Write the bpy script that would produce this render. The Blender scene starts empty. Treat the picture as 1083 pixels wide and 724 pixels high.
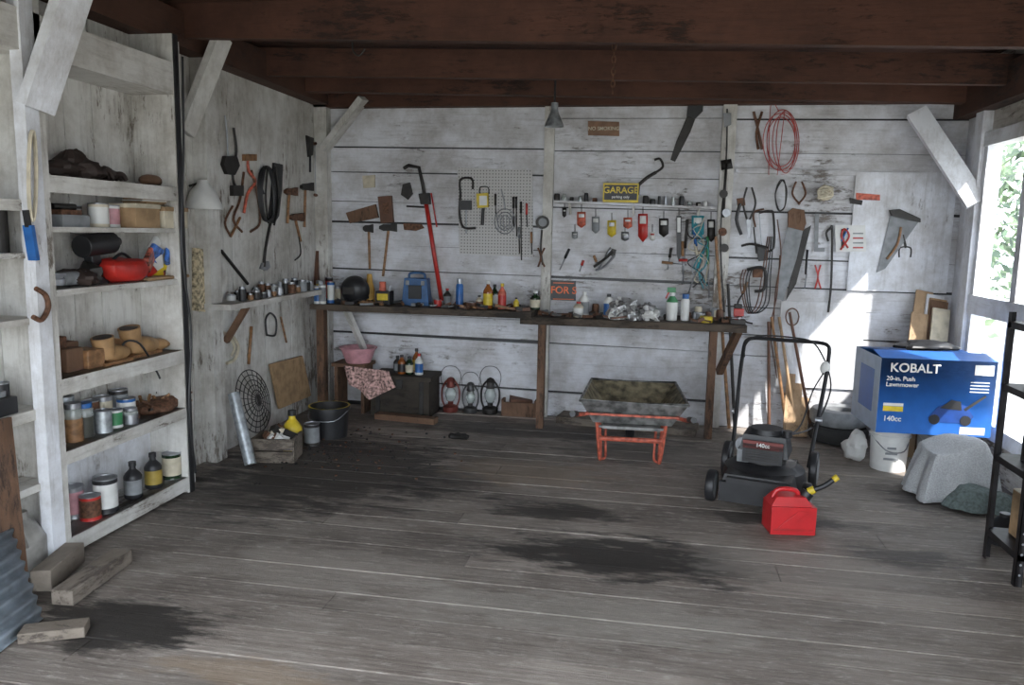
import bpy, bmesh, math, random
from mathutils import Vector, Matrix, Euler, noise as mnoise
random.seed(7)
V=Vector
# ------------------------------------------------------------------ camera
H=1.65; F=826.0; PITCH=math.radians(8.06); YAW=math.radians(10); ROLL=0.02
fwd=V((-math.sin(YAW)*math.cos(PITCH), math.cos(YAW)*math.cos(PITCH), -math.sin(PITCH)))
rt0=V((math.cos(YAW), math.sin(YAW),0)); up0=rt0.cross(fwd)
rt=rt0*math.cos(ROLL)+up0*math.sin(ROLL); up=up0*math.cos(ROLL)-rt0*math.sin(ROLL)
C=V((0,0,H))
cam=bpy.data.cameras.new('camera'); camo=bpy.data.objects.new('camera',cam)
bpy.context.scene.collection.objects.link(camo)
m=Matrix((rt,up,-fwd)).transposed().to_4x4(); m.translation=C; camo.matrix_world=m
cam.sensor_width=36; cam.lens=F/1083*36; cam.clip_start=0.05
bpy.context.scene.camera=camo
# survey helpers: photo measurement -> point on a real surface plane
def ray(u,v): return fwd*F+rt*(u-541.5)+up*(362-v)
def onY(u,v,y): d=ray(u,v); return C+d*(y/d.y)
def onX(u,v,x): d=ray(u,v); return C+d*(x/d.x)
def onZ(u,v,z=0): d=ray(u,v); return C+d*((z-H)/d.z)
D=6.9; XL=-3.05; XR=2.42; TOP=3.0
# ------------------------------------------------------------------ materials
MATS={}
def nodes(name):
    mt=bpy.data.materials.new(name); mt.use_nodes=True
    nt=mt.node_tree; return mt,nt,nt.nodes['Principled BSDF']
def mat(name,col,rough=0.55,metal=0.0,var=0.25,scale=14,alpha=None,trans=0,bump=0.15):
    if name in MATS: return MATS[name]
    mt,nt,p=nodes(name)
    tc=nt.nodes.new('ShaderNodeTexCoord'); n=nt.nodes.new('ShaderNodeTexNoise')
    n.inputs['Scale'].default_value=scale; n.inputs['Detail'].default_value=6
    nt.links.new(tc.outputs['Object'],n.inputs['Vector'])
    r=nt.nodes.new('ShaderNodeValToRGB')
    r.color_ramp.elements[0].position=.35; r.color_ramp.elements[1].position=.62
    r.color_ramp.elements[0].color=tuple(c*(1-var) for c in col)+(1,)
    r.color_ramp.elements[1].color=tuple(min(1,c*(1+var*.5)) for c in col)+(1,)
    nt.links.new(n.outputs['Fac'],r.inputs['Fac']); nt.links.new(r.outputs['Color'],p.inputs['Base Color'])
    p.inputs['Roughness'].default_value=rough; p.inputs['Metallic'].default_value=metal
    if trans: p.inputs['Transmission Weight'].default_value=trans
    if bump:
        b=nt.nodes.new('ShaderNodeBump'); b.inputs['Strength'].default_value=bump; b.inputs['Distance'].default_value=.01
        nt.links.new(n.outputs['Fac'],b.inputs['Height']); nt.links.new(b.outputs['Normal'],p.inputs['Normal'])
    MATS[name]=mt; return mt
def worn(name,base,dirt,grain='x',amt=.5,rough=.8,big=1.3,world=True,chip=0.0):
    """old painted / bare timber: fine grain, chipped flakes, broad grime"""
    mt,nt,p=nodes(name); L=nt.links.new
    g=nt.nodes.new('ShaderNodeNewGeometry'); src=g.outputs['Position']
    def nz(scale,sc,det,ro):
        mp=nt.nodes.new('ShaderNodeMapping'); mp.inputs['Scale'].default_value=sc; L(src,mp.inputs['Vector'])
        n=nt.nodes.new('ShaderNodeTexNoise'); n.inputs['Scale'].default_value=scale; n.inputs['Detail'].default_value=det; n.inputs['Roughness'].default_value=ro
        L(mp.outputs[0],n.inputs['Vector']); return n.outputs['Fac']
    A={'x':(1,11,11),'y':(11,1,11),'z':(11,11,1)}[grain]; A2={'x':(1,4,4),'y':(4,1,4),'z':(4,4,1)}[grain]
    n1=nz(3.2,A,8,.7); n2=nz(big,(1,1,1),5,.6); n4=nz(6.5,A2,9,.8); n3=nz(2.2,(1,1,1),9,.72)
    def mth(op,a,b_,c=None):
        m=nt.nodes.new('ShaderNodeMath'); m.operation=op
        for i,q in enumerate((a,b_,c)):
            if q is None: continue
            if isinstance(q,(int,float)): m.inputs[i].default_value=q
            else: L(q,m.inputs[i])
        return m.outputs[0]
    def mrange(x,a,b_,c=0,d=1):
        m=nt.nodes.new('ShaderNodeMapRange'); L(x,m.inputs[0])
        for i,q in zip((1,2,3,4),(a,b_,c,d)): m.inputs[i].default_value=q
        return m.outputs[0]
    def mix(f,a,b_,mode='MIX'):
        m=nt.nodes.new('ShaderNodeMix'); m.data_type='RGBA'; m.blend_type=mode
        if isinstance(f,(int,float)): m.inputs[0].default_value=f
        else: L(f,m.inputs[0])
        for i,q in ((6,a),(7,b_)):
            if isinstance(q,tuple): m.inputs[i].default_value=q+(1,)
            else: L(q,m.inputs[i])
        return m.outputs[2]
    # extra wear close to the floor
    sx=nt.nodes.new('ShaderNodeSeparateXYZ'); L(src,sx.inputs[0]); low=mrange(sx.outputs[2],0,.7,.10*amt,0)
    f1=mth('ADD',mth('MULTIPLY_ADD',n2,.8,n4),low)
    t=1.06-.16*amt+chip
    chips=mrange(f1,t,t+.09,0,.9); 
    streak=mrange(mth('MULTIPLY_ADD',n2,.5,n1),.80-.12*amt,1.02-.12*amt,0,.75)
    mid=tuple(a*.55+b_*.45 for a,b_ in zip(base,dirt))
    c=mix(streak,base,mid); 
    c=mix(chips,c,dirt)
    gr=nt.nodes.new('ShaderNodeValToRGB'); gr.color_ramp.elements[0].position=.37; gr.color_ramp.elements[1].position=.60
    gr.color_ramp.elements[0].color=(.46,.42,.37,1); gr.color_ramp.elements[1].color=(1,1,1,1); L(n3,gr.inputs['Fac'])
    c=mix(.55+.3*amt,c,gr.outputs['Color'],'MULTIPLY')
    L(c,p.inputs['Base Color']); p.inputs['Roughness'].default_value=rough
    b=nt.nodes.new('ShaderNodeBump'); b.inputs['Strength'].default_value=.5; b.inputs['Distance'].default_value=.01
    L(mth('SUBTRACT',n1,chips),b.inputs['Height']); L(b.outputs['Normal'],p.inputs['Normal'])
    MATS[name]=mt; return mt
def floor_mat(name,base,dark,stains,seed):
    mt,nt,p=nodes(name); L=nt.links.new
    g=nt.nodes.new('ShaderNodeNewGeometry'); src=g.outputs['Position']
    def nz(scale,sc,det,ro,loc=(0,0,0)):
        mp=nt.nodes.new('ShaderNodeMapping'); mp.inputs['Scale'].default_value=sc; mp.inputs['Location'].default_value=loc; L(src,mp.inputs['Vector'])
        n=nt.nodes.new('ShaderNodeTexNoise'); n.inputs['Scale'].default_value=scale; n.inputs['Detail'].default_value=det; n.inputs['Roughness'].default_value=ro
        L(mp.outputs[0],n.inputs['Vector']); return n.outputs['Fac']
    n1=nz(3,(.8,16,1),9,.75,(seed,seed*3,0)); n2=nz(1.3,(1,1.6,1),8,.65); n5=nz(14,(.6,2.5,1),8,.8,(seed,0,0)); n3=nz(4,(1,3,1),8,.6)
    def mth(op,a,b_,c=None):
        m=nt.nodes.new('ShaderNodeMath'); m.operation=op
        for i,q in enumerate((a,b_,c)):
            if q is None: continue
            if isinstance(q,(int,float)): m.inputs[i].default_value=q
            else: L(q,m.inputs[i])
        return m.outputs[0]
    mr=nt.nodes.new('ShaderNodeMapRange'); mr.inputs[1].default_value=.80; mr.inputs[2].default_value=1.18; L(mth('ADD',n1,n2),mr.inputs[0])
    mx=nt.nodes.new('ShaderNodeMix'); mx.data_type='RGBA'; mx.inputs[6].default_value=base+(1,); mx.inputs[7].default_value=dark+(1,); L(mr.outputs[0],mx.inputs[0])
    # pale scuffs
    sr=nt.nodes.new('ShaderNodeMapRange'); sr.inputs[1].default_value=.53; sr.inputs[2].default_value=.66; sr.inputs[4].default_value=.8; L(n5,sr.inputs[0])
    ms=nt.nodes.new('ShaderNodeMix'); ms.data_type='RGBA'; ms.inputs[7].default_value=(.47,.43,.385,1); L(sr.outputs[0],ms.inputs[0]); L(mx.outputs[2],ms.inputs[6])
    cur=ms.outputs[2]
    for (cx,cy,rx,ry,st,col) in stains:
        m1=nt.nodes.new('ShaderNodeMapping'); m1.vector_type='TEXTURE'
        m1.inputs['Location'].default_value=(cx,cy,0); m1.inputs['Scale'].default_value=(rx,ry,1000); L(src,m1.inputs['Vector'])
        ln=nt.nodes.new('ShaderNodeVectorMath'); ln.operation='LENGTH'; L(m1.outputs[0],ln.inputs[0])
        ma=mth('MULTIPLY_ADD',n3,2.4,ln.outputs['Value']); ma=mth('MULTIPLY_ADD',n5,.8,ma)
        r=nt.nodes.new('ShaderNodeMapRange'); r.inputs[1].default_value=2.25; r.inputs[2].default_value=2.65; r.inputs[3].default_value=st; r.inputs[4].default_value=0; L(ma,r.inputs[0])
        mm=nt.nodes.new('ShaderNodeMix'); mm.data_type='RGBA'; mm.inputs[7].default_value=col+(1,); L(r.outputs[0],mm.inputs[0]); L(cur,mm.inputs[6]); cur=mm.outputs[2]
    L(cur,p.inputs['Base Color']); p.inputs['Roughness'].default_value=.6
    b=nt.nodes.new('ShaderNodeBump'); b.inputs['Strength'].default_value=.6; b.inputs['Distance'].default_value=.01
    L(mth('ADD',n1,n5),b.inputs['Height']); L(b.outputs['Normal'],p.inputs['Normal'])
    return mt
WX=worn('white_paint_x',(.68,.69,.73),(.17,.14,.115),'x',.50,chip=.032)
WZ=worn('white_paint_z',(.66,.65,.62),(.16,.125,.095),'z',.60,chip=.03)
WY=worn('white_paint_y',(.66,.65,.62),(.16,.125,.095),'y',.58,chip=.03)
WC=worn('white_clean',(.78,.80,.85),(.32,.30,.27),'z',.36,chip=.05)
WCY=worn('white_clean_y',(.80,.82,.86),(.40,.38,.35),'y',.3,chip=.06)
DW=worn('dark_wood_x',(.085,.033,.019),(.020,.010,.007),'x',.6)
DY=worn('dark_wood_y',(.075,.032,.019),(.020,.011,.008),'y',.6)
BW=worn('bench_wood',(.10,.075,.055),(.02,.016,.013),'x',.8)
GW=worn('grey_wood',(.22,.185,.15),(.07,.055,.045),'x',.6)
GY=worn('grey_wood_y',(.23,.195,.16),(.08,.06,.05),'y',.6)
OW=worn('old_wood_z',(.18,.10,.06),(.05,.03,.022),'z',.6)
NEWW=worn('pine',(.48,.33,.20),(.22,.15,.09),'z',.4)
black=mat('black_plastic',(.016,.016,.018),.45); iron=mat('dark_iron',(.038,.035,.033),.5,.5)
steel=mat('steel',(.33,.34,.36),.42,.8); rust=mat('rusty_steel',(.15,.075,.045),.7,.4,.5,40)
galv=mat('galvanised',(.40,.43,.45),.45,.7,.3,25)
red=mat('red_paint',(.44,.025,.018),.4); orange=mat('orange_paint',(.50,.11,.065),.55,0,.5,30)
blue=mat('blue_paint',(.02,.11,.34),.4); yellow=mat('yellow_plastic',(.62,.46,.03),.45)
white=mat('white_plastic',(.64,.64,.62),.45,0,.08); green=mat('green_paint',(.04,.20,.08),.45)
woodh=mat('tool_wood',(.26,.135,.06),.55,0,.4,30); brown=mat('brown_paint',(.12,.055,.032),.6)
card=mat('cardboard',(.35,.23,.125),.85); cream=mat('cream',(.56,.50,.38),.6)
glass=mat('clear_glass',(.75,.8,.78),.08,0,.05,5,trans=.7,bump=0); amber=mat('amber_glass',(.25,.08,.02),.15)
grey=mat('grey_paint',(.22,.23,.24),.55); teal=mat('teal',(.03,.26,.32),.45); pink=mat('pink_plastic',(.56,.28,.31),.45)
dkgreen=mat('dark_green_glass',(.012,.03,.012),.15)
# ------------------------------------------------------------------ builder
class B:
    def __init__(s,name,M=None): s.n=name; s.bm=bmesh.new(); s.ms=[]; s.M=M or Matrix()
    def mi(s,m):
        if m not in s.ms: s.ms.append(m)
        return s.ms.index(m)
    def addf(s,vs,faces,m):
        bv=[s.bm.verts.new(s.M@V(v)) for v in vs]; i=s.mi(m)
        for f in faces:
            try: fc=s.bm.faces.new([bv[k] for k in f]); fc.material_index=i; fc.smooth=True
            except ValueError: pass
        return bv
    def box(s,c,sz,m,rot=None,taper=1.0):
        hx,hy,hz=[a/2 for a in sz]; R=rot.to_matrix() if isinstance(rot,Euler) else (rot or Matrix.Identity(3))
        vs=[]
        for z in(-hz,hz):
            k=1 if z<0 else taper
            for x,y in((-hx,-hy),(hx,-hy),(hx,hy),(-hx,hy)): vs.append(V(c)+R@V((x*k,y*k,z)))
        s.addf(vs,[(3,2,1,0),(4,5,6,7),(0,1,5,4),(1,2,6,5),(2,3,7,6),(3,0,4,7)],m)
    def b2(s,lo,hi,m): s.box([(a+b)/2 for a,b in zip(lo,hi)],[abs(b-a) for a,b in zip(lo,hi)],m)
    def beam(s,p1,p2,w,h,m,upv=(0,0,1)):
        p1=V(p1);p2=V(p2);d=p2-p1;l=d.length;d.normalize();u=V(upv);sd=d.cross(u)
        if sd.length<1e-4: sd=d.cross(V((0,1,0)))
        sd.normalize();u=sd.cross(d)
        s.box((p1+p2)/2,(l,w,h),m,Matrix((d,sd,u)).transposed())
    def cyl(s,p1,p2,r1,m,r2=None,seg=16,cap=True):
        r2=r1 if r2 is None else r2
        p1=V(p1);p2=V(p2);d=(p2-p1).normalized();a=d.cross(V((0,0,1)))
        if a.length<1e-3:a=d.cross(V((0,1,0)))
        a.normalize();b=d.cross(a)
        vs=[]
        for p,r in((p1,r1),(p2,r2)):
            for i in range(seg):
                t=2*math.pi*i/seg; vs.append(p+(a*math.cos(t)+b*math.sin(t))*r)
        fs=[(i,(i+1)%seg,seg+(i+1)%seg,seg+i) for i in range(seg)]
        if cap: fs+= [tuple(range(seg-1,-1,-1)),tuple(range(seg,2*seg))]
        s.addf(vs,fs,m)
    def lathe(s,base,prof,m,axis=(0,0,1),seg=20,sx=1,sy=1):
        base=V(base);d=V(axis).normalized();a=d.cross(V((0,1,0)))
        if a.length<1e-3:a=V((1,0,0))
        a.normalize();b=d.cross(a); 
        ms=m if isinstance(m,list) else [m]*(len(prof)-1)
        vs=[]
        for r,z in prof:
            for i in range(seg):
                t=2*math.pi*i/seg; vs.append(base+d*z+(a*math.cos(t)*sx+b*math.sin(t)*sy)*max(r,1e-4))
        bv=[s.bm.verts.new(s.M@v) for v in vs]
        for k in range(len(prof)-1):
            mi=s.mi(ms[k])
            for i in range(seg):
                j=(i+1)%seg
                f=s.bm.faces.new((bv[k*seg+i],bv[k*seg+j],bv[(k+1)*seg+j],bv[(k+1)*seg+i])); f.material_index=mi; f.smooth=True
    def tube(s,pts,r,m,seg=8,closed=False):
        pts=[V(p) for p in pts];n=len(pts);rings=[];prev=None
        i_m=s.mi(m)
        for i,p in enumerate(pts):
            if closed: d=(pts[(i+1)%n]-pts[i-1])
            else: d=(pts[min(i+1,n-1)]-pts[max(i-1,0)])
            if d.length<1e-6: d=V((0,0,1))
            d.normalize()
            if prev is None:
                a=d.cross(V((0,0,1)))
                if a.length<.05:a=d.cross(V((0,1,0)))
            else: a=prev-d*prev.dot(d)
            if a.length<1e-4: a=d.orthogonal()
            a.normalize();prev=a;b=d.cross(a)
            rr=r[i] if isinstance(r,(list,tuple)) else r
            rings.append([s.bm.verts.new(s.M@(p+(a*math.cos(2*math.pi*k/seg)+b*math.sin(2*math.pi*k/seg))*rr)) for k in range(seg)])
        for i in range(n if closed else n-1):
            A=rings[i];Bq=rings[(i+1)%n]
            for k in range(seg):
                f=s.bm.faces.new((A[k],A[(k+1)%seg],Bq[(k+1)%seg],Bq[k]));f.material_index=i_m;f.smooth=True
        if not closed:
            for R in(rings[0][::-1],rings[-1]):
                f=s.bm.faces.new(R);f.material_index=i_m
    def curve(s,pts,r,m,seg=8,closed=False,sub=5):
        pts=[V(p) for p in pts];n=len(pts);out=[]
        for i in range(n if closed else n-1):
            if closed: p0,p1,p2,p3=pts[i-1],pts[i],pts[(i+1)%n],pts[(i+2)%n]
            else: p0,p1,p2,p3=pts[max(i-1,0)],pts[i],pts[i+1],pts[min(i+2,n-1)]
            for k in range(sub):
                t=k/sub
                out.append(.5*((2*p1)+(p2-p0)*t+(2*p0-5*p1+4*p2-p3)*t*t+(3*p1-p0-3*p2+p3)*t**3))
        if not closed: out.append(pts[-1])
        s.tube(out,r,m,seg,closed)
    def prism(s,pts,vec,m):
        pts=[V(p) for p in pts];n=len(pts);vec=V(vec)
        s.addf(pts+[p+vec for p in pts],[tuple(range(n-1,-1,-1)),tuple(range(n,2*n))]+[(i,(i+1)%n,n+(i+1)%n,n+i) for i in range(n)],m)
    def sph(s,c,r,m,seg=16,noise=0,rot=None,flat=None,e=1.0,f=9):
        rx,ry,rz=r if isinstance(r,(tuple,list)) else (r,r,r); rings=seg//2; vs=[];c=V(c)
        R=rot.to_matrix() if rot else Matrix.Identity(3)
        pw=lambda x:math.copysign(abs(x)**e,x)
        for i in range(rings+1):
            ph=math.pi*i/rings
            for k in range(seg):
                th=2*math.pi*k/seg
                q=V((pw(math.sin(ph))*pw(math.cos(th))*rx,pw(math.sin(ph))*pw(math.sin(th))*ry,pw(math.cos(ph))*rz))
                if noise: q*=1+noise*(mnoise.noise((q+c)*f)*1.3+.6*mnoise.noise((q+c)*f*2.7))
                if flat is not None: q.z=max(q.z,-flat)
                vs.append(c+R@q)
        fs=[]
        for i in range(rings):
            for k in range(seg):
                fs.append((i*seg+k,i*seg+(k+1)%seg,(i+1)*seg+(k+1)%seg,(i+1)*seg+k))
        s.addf(vs,fs,m)
    def text(s,t,o,r,u,size,m,off=.002,align='CENTER'):
        cu=bpy.data.curves.new('t','FONT');cu.body=t;cu.size=size;cu.align_x=align;cu.align_y='CENTER';cu.extrude=.001;cu.offset=size*.018
        ob=bpy.data.objects.new('t',cu);bpy.context.scene.collection.objects.link(ob)
        dg=bpy.context.evaluated_depsgraph_get();me=ob.evaluated_get(dg).to_mesh()
        r=V(r).normalized();u=V(u).normalized();n=r.cross(u)
        vs=[V(o)+r*v.co.x+u*v.co.y+n*(v.co.z+off) for v in me.vertices]
        s.addf(vs,[tuple(p.vertices) for p in me.polygons],m)
        ob.evaluated_get(dg).to_mesh_clear();bpy.data.objects.remove(ob);bpy.data.curves.remove(cu)
    def done(s,keep=False,bevel=0,sub=0):
        bm=s.bm
        bmesh.ops.remove_doubles(bm,verts=bm.verts,dist=1e-5)
        bmesh.ops.recalc_face_normals(bm,faces=bm.faces)
        for e in bm.edges:
            if len(e.link_faces)==2 and e.calc_face_angle(0)>.6: e.smooth=False
        me=bpy.data.meshes.new(s.n)
        off=V((0,0,0))
        if not keep and len(bm.verts):
            lo=V([min(v.co[i] for v in bm.verts) for i in range(3)]);hi=V([max(v.co[i] for v in bm.verts) for i in range(3)])
            off=V(((lo.x+hi.x)/2,(lo.y+hi.y)/2,lo.z))
            for v in bm.verts: v.co-=off
        bm.to_mesh(me);bm.free()
        for m in s.ms: me.materials.append(m)
        ob=bpy.data.objects.new(s.n,me);ob.location=off;bpy.context.scene.collection.objects.link(ob)
        if bevel:
            md=ob.modifiers.new('b','BEVEL');md.width=bevel;md.segments=2;md.limit_method='ANGLE'
        return ob
def T(x,y,z,rz=0,rx=0,ry=0): return Matrix.Translation((x,y,z))@Euler((rx,ry,rz)).to_matrix().to_4x4()
# ------------------------------------------------------------------ room shell
st=[]
def S_(u,v,ru,rv,k,col=(.022,.019,.017)):
    p=onZ(u,v); q=onZ(u+ru,v); w=onZ(u,v-rv)
    st.append((p.x,p.y,(q-p).length,(w-p).length,k,col))
S_(660,588,145,23,.92); S_(590,540,80,9,.85); S_(125,658,115,25,.94); S_(350,492,150,36,.8); S_(250,520,110,24,.5)
S_(470,505,70,18,.55); S_(60,620,60,20,.5); S_(960,590,60,10,.6); S_(1000,530,60,14,.6); S_(700,480,120,12,.5); S_(560,455,150,8,.6)
S_(330,600,120,24,.35,(.40,.36,.32)); S_(620,650,220,24,.4,(.40,.37,.33)); S_(850,600,120,20,.4,(.40,.36,.32)); S_(560,500,90,14,.5,(.30,.23,.17)); S_(250,710,110,14,.4,(.34,.24,.15))
S_(820,548,80,8,.7)
fm=[floor_mat('floor_boards_%d'%i,tuple(c*k for c in (.315,.275,.243)),tuple(c*k for c in(.14,.115,.098)),st,i*1.7) for i,k in enumerate((1,.80,1.18,.93))]
b=B('floor'); y=.6
while y<D:
    w=random.uniform(.16,.24); xx=XL-.1
    cuts=sorted(random.uniform(XL,XR) for _ in range(random.choice((0,1,1))))+[XR+.1]
    for cx in cuts:
        b.b2((xx+.002,y+.004,-.04),(cx-.002,min(y+w,D)-.004,random.uniform(-.006,0)),random.choice(fm)); xx=cx
    y+=w
b.b2((XL-.2,.6,-.08),(XR+.2,D+.05,-.04),black)
b.done(keep=True)
b=B('ground'); gm=mat('gravel',(.36,.35,.31),.9,0,.4,8); b.addf([(-40,-40,-.12),(40,-40,-.12),(40,60,-.12),(-40,60,-.12)],[(0,1,2,3)],gm); b.done(keep=True)
b=B('wall_back'); z=0
while z<TOP:
    h=random.uniform(.17,.27)
    x0=XL-.05
    for x1 in (onY(575,200,D).x, onY(765,200,D).x, XR+.05):
        tl=random.uniform(-.014,-.003) ; t=random.uniform(0,.008)
        zc=z+h/2+random.uniform(-.01,.01)-.012*(x0+x1)/2
        b.box(((x0+x1)/2,D+.020-t,zc),(x1-x0-.004,.024,h-random.uniform(.003,.012)),WX,Euler((random.uniform(-.02,.02),-tl,0)))
        x0=x1
    z+=h
b.b2((XL-.1,D+.03,-.05),(XR+.1,D+.09,TOP+.05),black)
b.done(keep=True)
b=B('wall_left'); y=.6
while y<D:
    w=random.uniform(.16,.26); b.b2((XL-.03+random.uniform(-.006,.0),y+.003,0),(XL-random.uniform(0,.006),min(y+w,D)-.003,2.95),WZ); y+=w
b.b2((XL-.1,.6,-.05),(XL-.03,D+.05,TOP),black); b.done(keep=True)
b=B('wall_right'); wy0,wy1=5.05,6.45
b.b2((XR,.6,0),(XR+.08,wy0,TOP),WY); b.b2((XR,wy1,0),(XR+.08,D,TOP),WC)
b.b2((XR,wy0,2.42),(XR+.08,wy1,TOP),WY); b.b2((XR,wy0,0),(XR+.08,wy1,.3),WY); b.done(keep=True)
b=B('window_1')
for z0,z1 in((1.11,1.25),(2.34,2.44),(.28,.38)): b.b2((XR-.05,wy0,z0),(XR+.06,wy1,z1),WCY)
for yy in(wy0+.03,5.72,wy1-.04): b.b2((XR-.04,yy-.04,.3),(XR+.06,yy+.04,2.42),WC)
b.b2((XR-.07,wy1-.02,0),(XR+.0,wy1+.12,2.6),WC)
b.done(keep=True)
b=B('ceiling'); y=.4
while y<D+.1:
    b.b2((XL-.1,y,TOP),(XR+.1,y+.17,TOP+.02),DW); y+=.175
b.b2((XL-.1,.4,TOP+.02),(XR+.1,D+.1,TOP+.05),black); b.done(keep=True)
b=B('sun_block_header'); b.b2((XL-.1,.5,2.32),(XR+.1,.6,TOP),WX); b.done(keep=True)   # unseen header over the opening, added to keep sun off the near floor
def cbeam(name,ul,vl,zl,ur,vr,zr,h,w=.06):
    b=B(name); p=onZ(ul,vl,zl); q=onZ(ur,vr,zr); d=(q-p)/(q.x-p.x); p=p+d*(XL-p.x); q=q+d*(XR-q.x)
    p.z+=h/2;q.z+=h/2; b.beam(p,q,w,h,DW); b.done(keep=True)
cbeam('ceiling_joist',200,41,2.80,1083,51,2.66,.24)
cbeam('ceiling_joist',245,80,2.78,1050,90,2.70,.2)
cbeam('ceiling_joist',300,97,2.78,1040,110,2.69,.2,.1)
b=B('ceiling_joist'); 
for yy in(1.4,2.4,3.35): b.b2((XL,yy,2.78),(XR,yy+.06,3.0),DW)
b.done(keep=True)
b=B('trim_1'); b.b2((XL,.6,2.74),(XL+.14,D,2.95),DY); b.done(keep=True)
b=B('trim_2'); b.b2((XR-.12,.6,2.6),(XR,D,2.85),DY); b.done(keep=True)
b=B('trim_3'); b.b2((XL,D-.10,2.72),(XR,D,2.84),DW); b.done(keep=True)
def post(name,u,v,y,w,z0,z1,th=.05,m=WZ):
    b=B(name); x=onY(u,v,y).x; b.b2((x-w/2,y-th,z0),(x+w/2,y,z1),m); b.done(keep=True)
post('trim_5',579,250,D,.085,0,2.74); post('trim_6',767,200,D,.11,0,2.74,.07)
b=B('trim_7'); b.b2((XL,D-.1,0),(XL+.12,D,2.74),WZ); b.done(keep=True)
b=B('trim_8'); p=onX(222,300,XL+.05); b.b2((XL,p.y-.07,0),(XL+.10,p.y+.07,2.74),WZ); b.done(keep=True)
b=B('trim_9'); b.beam(onY(385,104,6.75),onY(343,158,6.83),.05,.15,WZ,(0,1,0.01)) ; b.done(keep=True)
b=B('trim_10'); b.beam(onY(969,118,6.72),onX(1033,215,XR-.06),.15,.05,WC,(0,1,0)); b.done(keep=True)
b=B('trim_11'); b.beam(onX(236,38,XL+.28),onX(196,140,XL+.12),.14,.05,WZ,(1,0,0)); b.done(keep=True)
b=B('trim_12'); b.beam(onX(82,-20,XL+.5),onX(38,115,XL+.32),.17,.05,WC,(1,0,0)); b.done(keep=True)
b=B('trim_4')
p=onY(905,182,D);q=onY(1000,310,D); b.b2((p.x,D-.015,q.z),(q.x,D,p.z),WC)
p=onY(826,318,D);q=onY(908,412,D); b.b2((p.x,D-.018,q.z),(q.x,D,p.z),WC); b.done(keep=True)
# ------------------------------------------------------------------ surfaces
NB=V((0,-1,0)); NL=V((1,0,0))
def SB(u,v,o=0): return onY(u,v,D-o)
def SL(u,v,o=0): return onX(u,v,XL+o)
def plate(b,S,px,o,th,m):
    n=NB if S is SB else NL
    b.prism([S(u,v,o) for u,v in px],n*th,m)
def tub(b,S,px,r,m,o=.015,curve=True,closed=False):
    pts=[S(u,v,o) for u,v in px]
    (b.curve if curve and len(pts)>2 else b.tube)(pts,r,m,8,closed)
def nail(b,S,u,v): b.cyl(S(u,v,0),S(u,v,.03),.003,iron,seg=6)
# ---- workbench
LB=.99;RB=.95
xm=onY(563,328,6.4).x; xr=onY(790,345,6.4).x
b=B('workbench')
b.b2((XL+.125,6.38,LB-.045),(xm,D-.075,LB),BW); b.b2((xm,6.4,RB-.045),(xr,D-.075,RB),BW)
b.b2((XL+.3,6.36,LB-.05),(xm,6.38,LB+.005),BW)
b.b2((xm-.1,6.385,RB-.06),(xr,6.4,RB-.003),BW)
for u in(572,752):
    x=onY(u,400,6.45).x; b.b2((x-.03,6.42,0),(x+.03,6.5,RB-.045),OW)
b.beam((XL+.36,6.62,LB-.05),(XL+.46,6.80,.55),.06,.04,WZ); 
b.beam((xr-.06,6.42,RB-.045),(xr-.16,6.78,.5),.05,.06,OW)
b.b2((XL+.13,6.5,0),(XL+.20,6.58,LB-.045),OW)
b.done(keep=True)
p=onX(237,322,XL+.2);q=onX(320,309,XL+.2)
b=B('narrow_wall_bench'); b.b2((XL+.001,p.y,p.z-.04),(XL+.25,6.36,p.z),WY); b.beam((XL+.2,p.y+.3,p.z-.04),(XL+.03,p.y+.3,p.z-.3),.04,.04,OW); LZ=p.z; b.done(keep=True)
b=B('tool_ledge'); p=SB(586,213,.1);q=SB(757,220,.1); b.beam((p.x,D-.07,p.z),(q.x,D-.07,q.z),.14,.02,WX)
for t in(.1,.5,.9): b.beam((p.x+(q.x-p.x)*t,D-.12,p.z-.01),(p.x+(q.x-p.x)*t,D-.01,p.z-.1),.02,.02,WZ)
SHZ=lambda x,p=V(p),q=V(q):p.z+.01+(q.z-p.z)*(x-p.x)/(q.x-p.x)
b.done(keep=True)
# ---- left shelving unit
SX=-2.80; y0=3.27; y1=4.27
levels=[(1.87,.05),(1.63,.025),(1.33,.03),(.90,.05),(.54,.035),(.10,.05)]
b=B('storage_shelving')
for z,t in levels:
    b.b2((XL,y0,z-t),(SX,y1,z),WY)
    if t>.03: b.b2((SX,y0,z-t-.03),(SX+.02,y1,z),WY)
    b.b2((XL,2.0,z-t-.12),(SX-.02,y0-.06,z-.12),WY)
b.b2((XL,y1,0),(SX+.02,y1+.05,2.74),WZ); b.b2((XL,y1+.05,0),(SX-.06,y1+.20,2.74),WZ)
b.b2((SX+.02,y1+.01,0),(SX+.03,y1+.05,2.74),black)
b.b2((XL,y0-.05,0),(SX+.02,y0,2.74),WZ); b.b2((SX-.03,y0-.13,0),(SX+.03,y0-.05,2.74),WC)
b.b2((XL,1.95,0),(SX,2.0,2.74),WZ); b.b2((XL,1.95,2.4),(SX+.02,y1,2.58),WY)
b.b2((XL,y0,0),(XL+.02,y1,.5),WC)
b.done(keep=True)
def ys(u,v=300): return onX(u,v,-2.92).y
def can(name,x,y,z,r,h,m,lid=steel,label=None):
    b=B(name); lb=label or m
    b.lathe((x,y,z),[(0,0),(r,0),(r*1.02,.01*h),(r,.03*h),(r,.15*h),(r,.85*h),(r,.96*h),(r*1.03,.97*h),(r*1.03,h),(r*.9,h),(r*.88,.97*h),(0,.97*h)],[m,lid,m,m,lb,m,lid,lid,lid,lid,lid],seg=20); b.done()
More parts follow.
